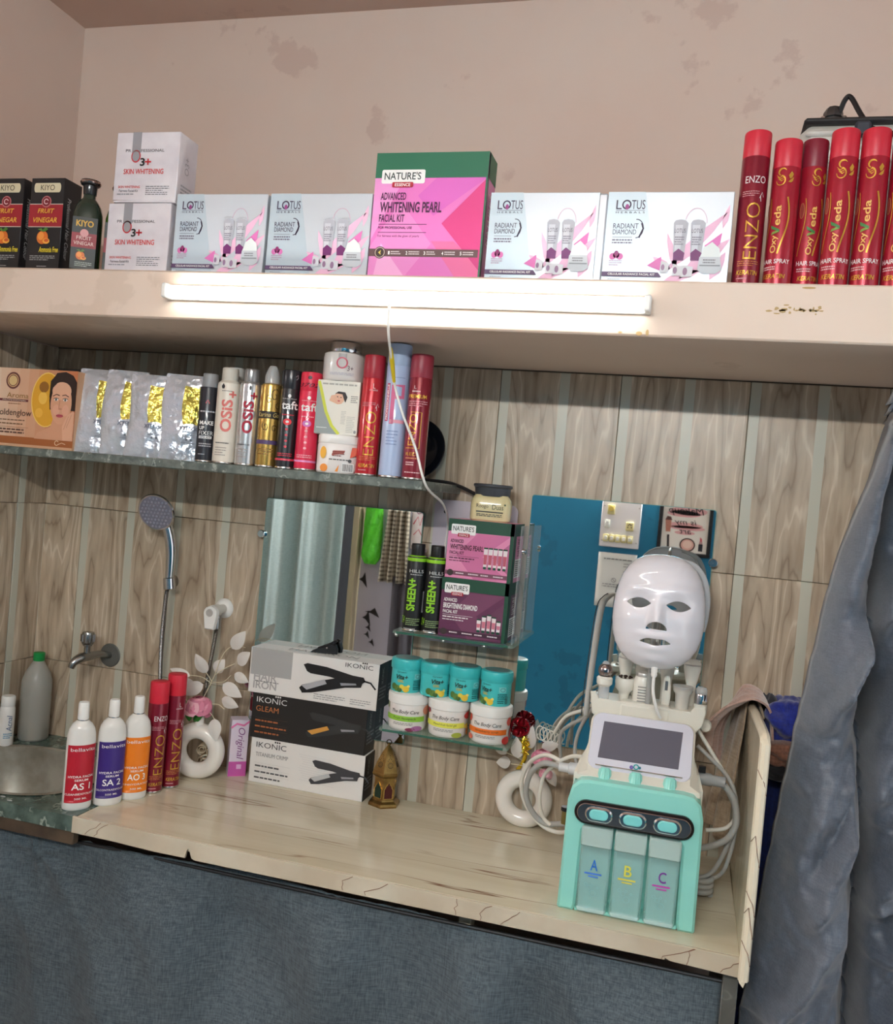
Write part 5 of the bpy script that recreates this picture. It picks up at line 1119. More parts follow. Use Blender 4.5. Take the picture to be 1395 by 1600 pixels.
def tjar(lb, x, rz, y=-.112):
    t = thing('gel_jar', lb, 'jar', (x, y, ZB+.0895), face_cam(x, y)+rz, 'turquoise gel jars stacked on white jars')
    MB().lathe([(.035, 0), (.0365, .002), (.0365, .055), (.034, .057), (.0005, .057)], 32).build('jar_body', TQ, t)
    MB().lathe([(.0375, .054), (.039, .056), (.039, .074), (.0375, .0785), (.034, .080), (.0005, .080)], 32).build('lid', TQD, t)
    MB().lathe([(.0300, .0802), (.0300, .0806), (.0005, .0806)], 28).build('lid_sticker', M('lid_sticker', (110,120,116), .5, var=(60, (80,140,140))), t)
    p = Print(None, .055, R=.0367); p.text('Green', .36, .86, .56, .94, (40,70,60)); p.text('Vita+', .34, .58, .60, .78, (36,60,50), shear=.2, bold=.03); p.text('GEL', .38, .45, .52, .56, (200,170,50), bold=.03)
    for (cx, cy, r, c) in ((.30, .24, .07, (74,110,50)), (.38, .18, .07, (96,130,60)), (.48, .26, .05, (220,200,70)), (.57, .17, .07, (226,190,60)), (.44, .12, .05, (60,96,48)), (.62, .30, .03, (240,220,120))): p.oval(cx, cy, r, r*2.0, c, 2)
    p.rect(.74, .60, .90, .84, (120,206,206), 1); p.ring(.82, .72, .05, .07, .008, (40,90,90), 2); p.lines(.72, .30, .94, .56, 4, (30,80,84), 1); p.barcode(.88, .12, .95, .44, (60,70,70)); p.lines(.72, .12, .86, .28, 2, (30,80,84), 1); p.build(t)
for x, rz, lb in ((-.640, -.2, 'turquoise gel jar stacked at the green banded jar end'), (-.566, .25, 'turquoise gel jar second from the green banded end'), (-.493, -.15, 'turquoise gel jar third from the green banded end'), (-.4155, -.55, 'turquoise gel jar standing on the orange banded jar')): tjar(lb, x, rz)

# ================================================================== ON THE COUNTER
t = thing('bottle', 'large cloudy plastic bottle with green cap in the sink corner', 'bottle', (-1.742, -.062, ZC))
MB().loft([supsec(.078*k, .078*k, z, 2.3) for (k, z) in ((.9, 0), (1, .005), (1, .06), (.985, .064), (1, .07), (1, .12), (.985, .124), (1, .13), (.99, .165), (.80, .19), (.48, .212), (.34, .222), (.33, .226))]).build('body', M('cloudy_plastic', (176,176,168), .3, alpha=.72), t)
MB().loft([supsec(.074*k, .074*k, z, 2.3) for (k, z) in ((.9, .004), (1, .006), (1, .032))]).build('liquid', M('murky_liquid', (120,112,96), .3, alpha=.7), t)
MB().lathe([(.0145, .222), (.0155, .224), (.0155, .244), (.0135, .2455), (.0005, .2455)], 24).build('cap', M('green_cap', (20,140,66), .4), t)
t = thing('bottle', 'small white bottle with blue print in the sink corner', 'bottle', (-1.758, -.150, ZC), .7)
MB().lathe([(.0185, 0), (.0195, .003), (.0195, .100), (.0175, .108), (.0165, .110)], 26).build('body', white_plastic(), t)
MB().lathe([(.0175, .109), (.0180, .111), (.0178, .134), (.016, .1365), (.0005, .1365)], 26).build('cap', white_plastic(), t)
p = Print(None, .1, R=.0197, z0=.002); p.text('Acnal', .5, .40, .72, .84, (60,90,130), rot=1, shear=.2); p.lines(.4, .2, .8, .36, 3, (90,150,180), 1); p.build(t)

SB = M('bottle_white', (226,225,220), .25, coat=.3)
def serum(lb, x, y, c, a, b_, rz):
    t = thing('serum_bottle', lb, 'bottle', (x, y, ZC), face_cam(x, y)+rz, 'white serum bottles')
    R, q = .032, .70
    prof = [(.029, 0), (.0313, .002), (R, .006), (R, .156), (.0312, .170), (.028, .184), (.0215, .195), (.0140, .2015), (.0125, .203)]
    o = MB().lathe(prof, 40); o.v = [Vector((p_.x, p_.y*(q if p_.z < .17 else q+(1-q)*min(1, (p_.z-.17)/.03)), p_.z)) for p_ in o.v]; o.build('body', SB, t)
    MB().lathe([(.0118, .2025), (.0122, .2035), (.0118, .205)], 24).build('neck_ring', chrome(), t)
    MB().lathe([(.0118, .205), (.0124, .207), (.0120, .240), (.0105, .2445), (.0005, .2455)], 24).build('cap', white_plastic(), t)
    p = Print(PI*R*.85, .132, fn=lambda u, v, off: ((R+off+.0002)*math.sin((u-.5)*PI), -(R*q+off+.0002)*math.cos((u-.5)*PI), .018+.132*v)); p.rect(.12, 0, .90, 1, M('label_%d_%d' % (c[0], c[1]), c, .35), 0)
    p.text('bellavita', .22, .895, .80, .955, (236,232,230), 2); p.text('HYDRA FACIAL', .20, .435, .82, .475, (240,236,234), bold=.015); p.text('SERUM', .36, .375, .66, .412, (240,236,234), bold=.015); p.text(a, .30, .225, .72, .34, (246,244,240), bold=.012); p.text(b_, .14, .135, .88, .17, (236,230,226), bold=.01); p.text('500 ML', .38, .055, .66, .088, (236,230,226), bold=.01); p.build(t, 'label_print')
serum('white serum bottle with red label standing on the counter corner', -1.302, -.440, (178,28,46), 'AS 1', 'CLEANSEXFOLIATE', .28)
serum('white serum bottle with violet blue label', -1.262, -.382, (60,40,120), 'SA 2', 'OILCONTRAEXFOLIATE', .28)
serum('white serum bottle with orange label', -1.236, -.322, (236,128,30), 'AO 3', 'SKINHYDRATION', .25)
for x, y, lb, s in ((-1.222, -.262, 'dark red hair spray can next to the orange labelled serum bottle', True), (-1.207, -.210, 'dark red hair spray can next to the round white vase', False)):
    H = .272 if s else .284; t = can('spray_can', lb, (x, y, ZC), .0238, H, REDE, M('counter_red_cap', (206,40,60), .4), .052, face_cam(x, y)+.42, 'hair spray cans on the counter'); enzo_print(t, .0238, H, s)
    
# ring vases
VASE = M('white_glaze', (232,228,220), .12, coat=.6)
def ring_vase(lb, x, y, R, hole, H, rz):
    t = thing('ring_vase', lb, 'vase', (x, y, ZC), rz)
    rc = (R+hole)/2; rm = (R-hole)/2; zc = R-.003
    secs = []
    for i in range(49):
        a = 2*PI*i/48; sec = []
        for j in range(20):
            b_ = 2*PI*j/20; rr = rc+rm*math.cos(b_); px, pz, py = rr*math.sin(a), zc+rr*math.cos(a), rm*1.0*math.sin(b_)
            if pz < .0: pz = .0
            sec.append((px, py, max(0.0, pz)))
        secs.append(sec)
    MB().loft(secs, caps=False).build('ring_body', VASE, t)
    z1 = zc+R-.006
    MB().lathe([(.016, z1-.004), (.0125, z1+.004), (.0115, z1+.012), (.0118, z1+.021), (.0128, z1+.023), (.0110, z1+.024), (.0100, z1+.018), (.0100, z1)], 28).build('neck', VASE, t)
    return t, z1+.023
LEAF = M('white_silk_leaf', (222,218,212), .6, alpha=.88); STEM = M('cream_stem', (206,196,168), .6)
def leaf_at(par, tip, base, w, bend=.006, mat=None, nv=None):
    tip, base = Vector(tip), Vector(base); ax = tip-base; L_ = ax.length; d = ax.normalized(); n = nv or Vector((random.uniform(-.3, .3), -1, random.uniform(-.2, .4))); s = d.cross(n).normalized(); n2 = s.cross(d)
    def f(u, v):
        ww = w*math.sin(PI*min(1, (v**.75)))**.85*(.5 if v in (0, 1) else 1) if 0 < v < 1 else 0
        return base+d*(L_*v)+s*((u-.5)*2*ww*.5)+n2*(bend*math.sin(PI*v)-abs(u-.5)*.006*math.sin(PI*v))
    return MB().grid(f, 6, 12).build('leaf', mat or LEAF, par, angle=None)
def blossom(par, c, R, mats, n=26, seed=2):
    rd = random.Random(seed); c = Vector(c)
    f = MB().ball(c, R*.3, 10).build('rose', mats[0], par)
    for k in range(n):
        a = k*2.4; t_ = (k+1)/n; el = 1.25-1.5*t_
        dr = Vector((math.cos(a)*math.cos(el), math.sin(a)*math.cos(el)-.35, math.sin(el)*.9+.1)).normalized(); up = Vector((0, -.35, 1)).cross(dr).normalized(); vv = dr.cross(up)
        rr = R*(.35+.65*t_); sz = R*(.45+.35*t_)
        def fn(u, v, dr=dr, up=up, vv=vv, rr=rr, sz=sz):
            x_ = (u-.5)*2*sz*(.35+.65*math.sin(PI*(.15+.75*v))); q = (v-.3)*sz*1.3
            return c+dr*(rr*(.75+.25*v)-abs(u-.5)**2*sz*.8+.12*sz*v*v)+up*x_+vv*(-q)
        MB().grid(fn, 5, 5).build('petal', mats[k % len(mats)], f, angle=None)
    return f
PKM = [M('petal_pink', (226,150,170), .6), M('petal_light', (236,180,192), .6), M('petal_deep', (206,122,146), .6)]
GLF = M('silk_green', (48,120,44), .5)
VX, VY = -1.186, -.122
vt, vz = ring_vase('white ring vase with dense silk leaves beside the red cans', VX, VY, .0735, .031, .165, .12)
lv = thing('silk_flowers', 'white silk leaf sprig with pink rose in the vase by the red cans', 'flowers', (VX, VY, ZC+vz-.01))
def sprig(par, origin, stems, leaves, w=.045):
    for pts in stems: MB().tube([Vector(p)-origin for p in pts], .0011, 6, smooth=5).build('stem', STEM, par)
    for (tip, base, ww) in leaves: leaf_at(par, Vector(tip)-origin, Vector(base)-origin, ww)
O1 = Vector((VX, VY, ZC+vz-.01)); y = -.10
sprig(lv, O1, [((VX, VY, O1.z), (-1.19, -.11, 1.01), (-1.17, -.10, 1.07), (-1.150, -.095, 1.135), (-1.125, -.09, 1.16), (-1.09, -.09, 1.16)),
 ((-1.172, -.10, 1.06), (-1.185, -.10, 1.075), (-1.195, -.10, 1.085)), ((-1.172, -.10, 1.055), (-1.20, -.105, 1.07), (-1.235, -.105, 1.07)), ((-1.165, -.10, 1.08), (-1.14, -.10, 1.10), (-1.115, -.095, 1.115)), ((-1.17, -.10, 1.06), (-1.14, -.10, 1.065), (-1.12, -.10, 1.085)),
 ((VX, VY, O1.z), (-1.175, -.12, 1.00), (-1.14, -.12, 1.01), (-1.12, -.12, 1.0)), ((VX, VY, O1.z), (-1.20, -.13, .99), (-1.235, -.13, 1.0)), ((-1.18, -.12, .995), (-1.15, -.13, .985), (-1.135, -.13, .965))],
 [((-1.222, -.11, 1.130), (-1.190, -.10, 1.082), .040), ((-1.088, -.10, 1.205), (-1.128, -.09, 1.152), .036), ((-1.146, -.09, 1.122), (-1.172, -.09, 1.085), .034), ((-1.075, -.09, 1.150), (-1.108, -.09, 1.115), .036), ((-1.283, -.11, 1.052), (-1.215, -.105, 1.045), .030), ((-1.25, -.115, 1.02), (-1.195, -.105, 1.052), .036), ((-1.300, -.10, 1.078), (-1.235, -.105, 1.068), .022), ((-1.262, -.13, .968), (-1.228, -.13, 1.018), .046), ((-1.078, -.11, 1.035), (-1.135, -.11, 1.062), .034), ((-1.082, -.115, 1.01), (-1.132, -.115, 1.025), .030), ((-1.128, -.135, .918), (-1.140, -.13, .975), .034), ((-1.075, -.085, 1.07), (-1.115, -.09, 1.088), .028), ((-1.31, -.11, 1.03), (-1.245, -.11, 1.04), .024)])
blossom(lv, Vector((-1.190, -.128, 1.006))-O1, .034, PKM, 30)
leaf_at(lv, Vector((-1.222, -.145, 1.02))-O1, Vector((-1.205, -.135, .962))-O1, .020, mat=GLF); leaf_at(lv, Vector((-1.205, -.15, .995))-O1, Vector((-1.207, -.14, .960))-O1, .018, mat=GLF); leaf_at(lv, Vector((-1.168, -.135, .985))-O1, Vector((-1.200, -.13, .960))-O1, .018, mat=GLF)
rl_ = thing('rolled_cloth', 'small roll of beige tissue behind the white vase hole', 'cloth', (-1.19, -.062, ZC), .3)
for k, (dx, dz, r) in enumerate(((0, .026, .024), (.018, .056, .018), (-.012, .060, .014))):
    MB().grid(lambda u, v, dx=dx, dz=dz, r=r: (dx+(.35+.65*u)*r*math.cos(u*11), -.018+.036*v, dz+(.35+.65*u)*r*math.sin(u*11)), 40, 3).build('roll', M('beige_tissue', (206,190,164), .8), rl_, angle=None, solid=.0012)
# pink carton standing corner-on
t = thing('cosmetic_box', 'white and pink upright carton wedged between vase and flat iron boxes', 'box', (-1.112, -.044, ZC), .62)
w, h, d = .046, .150, .040
MB().box(-w/2, w/2, -d/2, d/2, 0, h, 0, .001).build('carton', M('lilac_card', (220,208,222), .4), t)
for pr_, nm in ((fpr(w, h, d), 'print'), (spr(w, h, d), 'side_print')):
    pr_.rect(0, 0, 1, .26, (196,88,164), 0); pr_.line([(0, .86), (.3, .93), (.7, .90), (1, .97)], .12, (226,120,170), 0)
    if nm == 'print': pr_.rect(.45, .13, .72, .21, (226,180,220), 1); pr_.text('Original', .30, .30, .80, .86, (130,70,130), rot=-1, shear=.25)
    else: pr_.lines(.2, .35, .8, .8, 6, (200,150,180), 1)
    pr_.build(t, nm)

# flat iron boxes
def iron(p, cx, cy, s, a, body, plate, ang=.0):
    P_ = lambda pts: [(cx+x*s, cy+y*s*a) for x, y in pts]
    p.poly(P_([(-.46, .20), (-.40, .23), (-.10, .21), (.30, .13), (.47, .12), (.50, .05), (.44, .0), (.10, .02), (-.05, .05), (-.34, .06), (-.40, .09)]), body, 3)
    p.poly(P_([(-.50, -.22), (-.46, -.16), (-.12, -.02), (.05, .04), (.30, .03), (.46, .02), (.44, -.06), (.20, -.10), (.0, -.17), (-.30, -.27), (-.45, -.30)]), body, 4)
    p.poly(P_([(-.47, -.17), (-.12, -.01), (-.08, -.08), (-.38, -.235)]), plate, 5); p.poly(P_([(.12, -.03), (.36, .0), (.37, -.03), (.14, -.075)]), (150,150,154), 5)
    p.line(P_([(.47, .06), (.58, .04), (.66, -.06)]), .012, body, 3)
def iron_box(lb, x0, x1, z, h, d, mat, kind, y1=-.010):
    w = x1-x0; t = carton('hair_iron_box', lb, ((x0+x1)/2, y1-d/2, z), w, h, d, mat, group='flat iron boxes in a stack')
    p = fpr(w, h, d); a = w/h
    def logo(x, y, s, c): 
        p.text('IKONIC', x, y, x+.255*s, y+.095*s*1.2, c, 2, bold=-.004)
        for k in range(3): p.oval(x+.16*s+k*.018*s, y+.155*s, .007*s, .007*s*a, c, 2)
    if kind == 0:
        p.rect(.01, .40, .335, 1, (170,170,168), 0); p.text('HAIR', .04, .28, .225, .46, (172,170,168), 1, bold=.02); p.text('IRON', .04, .10, .225, .27, (172,170,168), 1, bold=.02); p.lines(.05, .255, .25, .285, 1, (90,90,90), 3)
        logo(.745, .855, .82, (40,40,42)); iron(p, .655, .53, .50, a*.82, (26,26,28), (176,176,180)); p.lines(.52, .06, .77, .20, 3, (150,150,150), 1, .35); p.lines(.80, .06, .96, .20, 3, (150,150,150), 1, .35)
    elif kind == 1:
        logo(.04, .80, 1.05, (226,226,224)); p.text('GLEAM', .04, .60, .24, .72, (196,120,70), 2, bold=-.004)
        for i in range(3): p.lines(.04, .10+i*.13, .33, .17+i*.13, 1, (170,100,60), 1, .5, i); p.rect(.04, .195+i*.13, .33, .199+i*.13, (96,70,54), 1)
        iron(p, .73, .52, .48, a*.8, (52,52,52), (206,150,70))
    else:
        logo(.05, .80, 1.05, (40,40,44)); p.text('TITANIUM CRIMP', .05, .60, .34, .69, (130,130,132), 2)
        for i in range(3): p.lines(.05, .09+i*.13, .36, .16+i*.13, 1, (90,90,92), 1, .5, i); p.rect(.04, .19+i*.13, .36, .193+i*.13, (176,176,176), 1)
        for i in range(12): p.line([(.45+.02*math.sin(i), .25+i*.05), (.75, .2+i*.052)], .002, (206,206,206), 0)
        iron(p, .755, .50, .44, a*.85, (62,62,66), (190,192,192))
    p.build(t)
    p = spr(w, h, d); p.rect(0, 0, 1, 1, (30,30,32), 0); p.lines(.15, .2, .85, .5, 4, (120,120,124), 1); p.text('IKONIC', .3, .55, .5, .9, (150,150,150), rot=1); p.build(t, 'side_print')
    if kind == 0: p = tpr(w, h, d); p.text('HAIR IRON', .26, .35, .80, .72, (170,170,166)); p.build(t, 'top_print')
    return t
BXW = M('box_white', (228,226,222), .35); BXK = M('box_black', (40,38,37), .35)
iron_box('white flat iron box at the foot of the stack', -1.0565, -.739, ZC, .1165, .068, BXW, 2)
iron_box('black flat iron box in the middle of the stack', -1.063, -.744, ZC+.1165, .1175, .068, BXK, 1)
iron_box('white hair iron box crowning the stack', -1.077, -.721, ZC+.234, .1175, .072, BXW, 0)
hc = thing('hair_clip', 'black claw hair clip lying on the upper white iron box', 'hair clip', (-.892, -.035, ZC+.3515), .2)
MB().prism([(-.036, 0), (.034, 0), (.036, .012), (.03, .026), (.024, .024), (.018, .028), (-.005, .017), (-.03, .006)], (0, -.008, 0), (1,0,0), (0,0,1), .014, bevel=.002).build('jaw', black_plastic(), hc)
MB().prism([(-.02, .008), (.02, .014), (.032, .034), (.026, .036), (.006, .024), (-.018, .014)], (0, .0, .0), (1,0,0), (0,0,1), .010, bevel=.002).build('lever', black_plastic(), hc)
MB().ball((.008, -.010, .016), .003, 8).build('rivet', chrome(), hc)

# brass lantern
BR = M('antique_brass', (170,138,82), .3, .9, var=(40, (122,94,52)))
lt_ = thing('brass_lantern', 'small six sided brass lantern with green and red panes', 'lantern', (-.686, -.060, ZC), .12)
def hexr(r, z, a0=PI/6): return [(r*math.cos(a0+k*PI/3), r*math.sin(a0+k*PI/3), z) for k in range(6)]
MB().loft([hexr(.041, 0), hexr(.042, .004), hexr(.040, .009), hexr(.032, .014), hexr(.031, .018)]).build('base', BR, lt_, angle=20)
MB().loft([hexr(.029, .018), hexr(.029, .072), hexr(.036, .078), hexr(.037, .082), hexr(.033, .088)]).build('lantern_body', BR, lt_, angle=20)
MB().loft([hexr(.035, .086), hexr(.034, .092), hexr(.026, .112), hexr(.016, .132), hexr(.006, .146), hexr(.003, .150)]).build('roof', BR, lt_, angle=20)
MB().lathe([(.003, 0), (.005, .002), (.003, .005)], 12, 0, Matrix.Translation((0, 0, .149))).build('finial', BR, lt_)
MB().tube([(.006*math.cos(2*PI*k/16), 0, .157+.006*math.sin(2*PI*k/16)) for k in range(17)], .0014, 6).build('hanging_ring', M('dark_brass', (70,58,40), .4, .8), lt_)
PANE = [M('pane_green', (16,44,34), .15), M('pane_red', (74,26,26), .15)]
arch = [(-.010, 0), (.010, 0), (.010, .022), (.007, .026), (.007, .029), (.003, .033), (0, .040), (-.003, .033), (-.007, .029), (-.007, .026), (-.010, .022)]
DARKH = M('pierced_dark', (44,34,20), .6)
for k in range(6):
    a = PI/6+PI/6+k*PI/3; nx, ny = math.cos(a), math.sin(a); ap = .029*math.cos(PI/6); U = Vector((-ny, nx, 0))
    O = Vector((nx*(ap+.0022), ny*(ap+.0022), .022))
    fr_ = MB().prism([(x*1.25, y*1.10-.002) for x, y in arch], O-Vector((nx, ny, 0))*.0006, U, (0,0,1), .002).build('arch_frame', M('bright_brass', (196,164,98), .25, .9), lt_)
    MB().prism(arch, O, U, (0,0,1), .0022).build('pane', PANE[(k+1) % 2], fr_)
    # pierced rosette on each roof face
    s0 = Vector((nx*.0300, ny*.0300, .093)); s1 = Vector((nx*.0142, ny*.0142, .131)); V = (s1-s0).normalized(); N_ = U.cross(V)
    ho = MB(); c0 = s0.lerp(s1, .30)+N_*.0007*(1 if N_.dot(Vector((nx, ny, .4))) > 0 else -1)
    for j in range(10): q = 2*PI*j/10; ho.prism(ellipse(.0062*math.cos(q), .0062*math.sin(q), .0013, .0013, 6), c0, U, V, .001)
    for j in range(7): q = 2*PI*j/7; ho.prism(ellipse(.003*math.cos(q), .003*math.sin(q), .0008, .0008, 6), c0, U, V, .001)
    for (px_, py_) in ((-.0075, .011), (.0075, .011), (-.004, .015), (.004, .015), (0, .019), (0, .024)): ho.prism(ellipse(px_*.8, py_, .0011, .0011, 6), c0, U, V, .001)
    ho.build('pierced_rosette', DARKH, lt_)

# ================================================================== FACIAL MACHINE
MO = Vector((-.060, -.437, ZC))
mc = thing('facial_machine', 'mint green facial machine with three labelled water tanks and tilted screen', 'machine', MO, .02)
MINT = M('mint_plastic', (142,214,202), .3, coat=.25); IV = M('ivory_plastic', (222,220,208), .35); GREYP = M('grey_plastic', (166,168,168), .4)
# mint front frame: an arch with two feet
outl = [(-.131, .004), (-.128, .0), (-.100, .0), (-.096, .012), (-.094, .160), (-.088, .172), (-.078, .176), (.078, .176), (.088, .172), (.094, .160), (.096, .012), (.100, 0), (.128, 0), (.131, .004), (.1285, .215), (.122, .243), (.108, .256), (.09, .259), (-.09, .259), (-.108, .256), (-.122, .243), (-.1285, .215)]
def frame_front(): 
    m = MB(); m.prism(outl, (0, 0, 0), (1,0,0), (0,0,1), .075, bevel=.006); return m
MB().prism(outl, (0, 0, 0), (1,0,0), (0,0,1), .075, bevel=.005).build('front_frame', MINT, mc, angle=32)
MB().box(-.098, .098, .052, .070, .0, .18).build('recess_back', MINT, mc)
MB().box(-.098, .098, .004, .06, .0, .008, 0, .002).build('tank_floor', MINT, mc)
# chrome control bar
def stad(w, h, n=10): return rrect(w, h, h/2-.0001, n)
MB().prism(stad(.226, .046), (0, -.009, .199), (1,0,0), (0,0,1), .014, bevel=.003).build('bar_surround', M('bar_dark', (40,36,38), .2, .6), mc)
MB().prism(stad(.219, .040), (0, -.0105, .199), (1,0,0), (0,0,1), .008, bevel=.003).build('control_bar', M('smoked_chrome', (168,156,156), .16, 1.0), mc)
for k in (-1, 0, 1):
    cx = k*.0645-.001
    bz = MB().prism(stad(.053, .029), (cx, -.0150, .199), (1,0,0), (0,0,1), .008, bevel=.003).build('button_bezel', CH, mc)
    MB().prism(stad(.036, .0195), (cx, -.0185, .200), (1,0,0), (0,0,1), .006, bevel=.002).build('button', M('mint_button', (126,212,210), .25), bz)
    # water tank
    wm = M('tank_clear', (196,236,232), .06, alpha=.34); x0, x1 = cx-.0295, cx+.0295
    tk = MB().box(x0, x1, -.006, .048, .004, .138, 0, .005).build('tank', wm, mc)
    MB().box(x0+.0025, x1-.0025, -.003, .045, .007, .118, 0, .004).build('water', M('tank_water', (150,222,220), .05, alpha=.35), tk)
    MB().box(x0-.0005, x1+.0005, -.010, .048, .134, .172, 0, .003).build('tank_cap', M('frosted_cap', (206,232,226), .25, alpha=.62), tk)
    MB().box(x0+.002, x1-.002, -.0065, .0, .0045, .016, 0, .003).build('tank_base', M('tank_base', (214,244,244), .05, alpha=.5), tk)
    c = ((40,110,200), (222,216,80), (120,60,150))[k+1]; c2 = ((70,120,210), (222,210,80), (190,70,170))[k+1]
    p = Print(.059, .134, (x0, -.0062, .004)); p.text('ABC'[k+1], .38, .63, .62, .79, c, bold=.01); p.rect(.20, .57, .76, .595, c2, 1); p.rect(.33, .53, .66, .55, c2, 1)
    for (bx, by, r) in ((.28, .42, .05), (.40, .38, .07), (.50, .42, .035), (.52, .30, .10), (.66, .39, .03)): p.ring(bx, by, r, r*.44, .010, (120,160,170), 1)
    p.build(tk, 'tank_print')
# ivory housing behind
MB().loft([[( -.126, y, 0), (.126, y, 0), (.126*k, y+dy, z), (-.126*k, y+dy, z)] for (y, dy, z, k) in ((.06, 0, .255, 1.0), (.10, .0, .275, .94), (.19, 0, .275, .90), (.21, 0, .25, .90))]).build('housing', IV, mc, angle=25)
MB().loft([[(-.120, .03, .250), (.120, .03, .250), (.122, .062, .235), (-.122, .062, .235)], [(-.118, .03, .2595), (.118, .03, .2595), (.118, .07, .262), (-.118, .07, .262)], [(-.100, .045, .266), (.100, .045, .266), (.098, .15, .335), (-.098, .15, .335)]]).build('deck', IV, mc, angle=25)
# knobs
for cx in (-.064, -.004, .062):
    X = Matrix.Translation((cx, .036, .252)) @ Matrix.Rotation(-.25, 4, 'X')
    kk = MB().lathe([(.0135, 0), (.0125, .012), (.0105, .022), (.0085, .026), (.0005, .0265)], 20, 0, X).build('knob', MINT, mc)
    for j in range(8): a = 2*PI*j/8; MB().tube([X @ Vector((.0130*math.cos(a), .0130*math.sin(a), .003)), X @ Vector((.0102*math.cos(a), .0102*math.sin(a), .023))], .0016, 6).build('grip_rib', MINT, kk)
# screen
UV = Vector((0, .60, .80)); SO = Vector((.0, .088, .318)); SN = Vector((1,0,0)).cross(UV)
sc = MB().prism(rrect(.210, .130, .022, 7), SO, (1,0,0), UV, .022, bevel=.006).build('screen_case', IV, mc)
MB().prism(rrect(.202, .122, .020, 7), SO+SN*.0012, (1,0,0), UV, .003, bevel=.001).build('screen_bezel', M('bezel_lavender', (206,208,220), .15, coat=.5), sc)
MB().prism([(-.082, -.037), (.076, -.037), (.080, .042), (-.078, .042)], SO+SN*.0018, (1,0,0), UV, .001).build('display', M('display_off', (92,92,104), .12, coat=.4), sc)
MB().tube([SO+SN*.002+Vector((-.085, 0, 0))-UV*.0530, SO+SN*.002+Vector((.085, 0, 0))-UV*.0530], .0016, 6).build('chrome_strip', CH, sc)
p = Print(.2, .114, SO+SN*.0012+Vector((-.1, 0, 0))-UV*.057, U=(1,0,0), V=UV); p.ring(.43, .085, .014, .026, .010, (90,70,150), 1); p.oval(.425, .085, .012, .022, (110,90,170), 1); p.ring(.475, .10, .022, .042, .012, (30,150,150), 2); p.oval(.51, .095, .014, .026, (40,110,130), 2); p.lines(.44, .03, .56, .045, 1, (150,190,190), 1); p.build(sc, 'logo')
# handpiece tray
TX, TY, TZ = .004, .205, .385
MB().box(-.055, .055, .15, .20, .26, .39, 0, .008).build('tray_stand', IV, mc)
tr_ = MB().prism(rrect(.238, .100, .022, 6, TX, TY), (0, 0, TZ), (1,0,0), (0,1,0), .014, bevel=.004).build('handpiece_tray', IV, mc)
pts = [(-.115, .018), (-.104, .020), (-.096, .006), (.092, .004), (.100, .016), (.121, .018), (.123, .006), (.118, -.022), (.104, -.040), (-.09, -.040), (-.108, -.026)]
MB().prism([(x+TX-.004, z) for x, z in pts][::-1], (0, TY-.052, TZ-.002), (1,0,0), (0,0,1), .010, bevel=.002).build('tray_lip', IV, tr_)
HP = M('probe_white', (226,224,214), .3, coat=.2); CLR = M('probe_clear', (220,222,222), .08, alpha=.45)
def probe(label, x, y, z=0.0): return thing('handpiece', label, 'handpiece', MO+Vector((TX+x, TY+y, TZ+z)), .02, 'probes on the facial machine tray')
t = probe('handpiece with chrome ball tip and clear tube', -.096, -.036, -.006)
MB().lathe([(.0115, -.006), (.0122, .0), (.0118, .035), (.010, .038)], 20).build('clear_tube', CLR, t); MB().lathe([(.011, .034), (.0165, .040), (.017, .052), (.013, .056)], 20).build('collar', HP, t); MB().ball((0, 0, .068), (.0155, .0155, .0165), 18).build('chrome_ball', M('smoked_chrome'), t); MB().lathe([(.007, .08), (.0085, .083), (.005, .0875), (.0005, .088)], 14).build('tip', CLR, t)
t = probe('handpiece with a ring of dots on its round head', -.054, -.012)
MB().lathe([(.0095, -.006), (.010, .012), (.013, .018), (.0200, .026), (.0215, .040), (.0195, .048), (.0005, .051)], 24).build('grip', HP, t)
for j in range(8): a = 2*PI*j/8; MB().ball((.0125*math.cos(a), .0125*math.sin(a)-.003, .0505), (.003, .003, .0022), 8).build('electrode', M('electrode_dark', (64,46,40), .3, .6), t)
MB().ball((0, -.003, .052), (.005, .005, .0025), 10).build('centre_lens', M('electrode_dark'), t)
t = probe('broad vented handpiece with flat steel disc', -.016, -.018)
MB().lathe([(.0195, -.004), (.0205, 0), (.0205, .042), (.0185, .054), (.0165, .058)], 28).build('grip', HP, t); MB().lathe([(.0165, .057), (.0175, .060), (.016, .065), (.0005, .066)], 28).build('steel_disc', M('probe_steel', (200,198,194), .25, .8), t)
for j in range(6): MB().box(-.010, .010, -.0212, -.0195, .006+j*.006, .0085+j*.006, 0, .0005).build('vent_slot', M('vent_grey', (150,150,146), .6), t)
t = probe('slim spoon shaped handpiece beside the mask pole', .032, -.020)
MB().loft([supsec(.018*k, .012*k, z, 2.4) for (k, z) in ((.5, -.006), (.95, 0), (1.15, .02), (1.05, .045), (.75, .062), (.5, .066))]).build('blade', HP, t); MB().box(-.003, .003, -.0072, -.0055, .035, .055, 0, .001).build('metal_edge', steel(), t)
t = probe('cup shaped handpiece with wide tilted steel face', .066, -.012)
MB().lathe([(.0125, -.006), (.0135, 0), (.0155, .030), (.0205, .036), (.021, .042)], 26).build('grip', M('cup_white', (216,214,206), .2, alpha=.85), t); MB().lathe([(.021, .040), (.0218, .043), (.0215, .047), (.0005, .049)], 26, 0, Matrix.Translation((0, 0, 0))).build('steel_disc', M('probe_steel'), t)
t = probe('small handpiece with chrome sleeve at the tray end', .104, -.018, -.002)
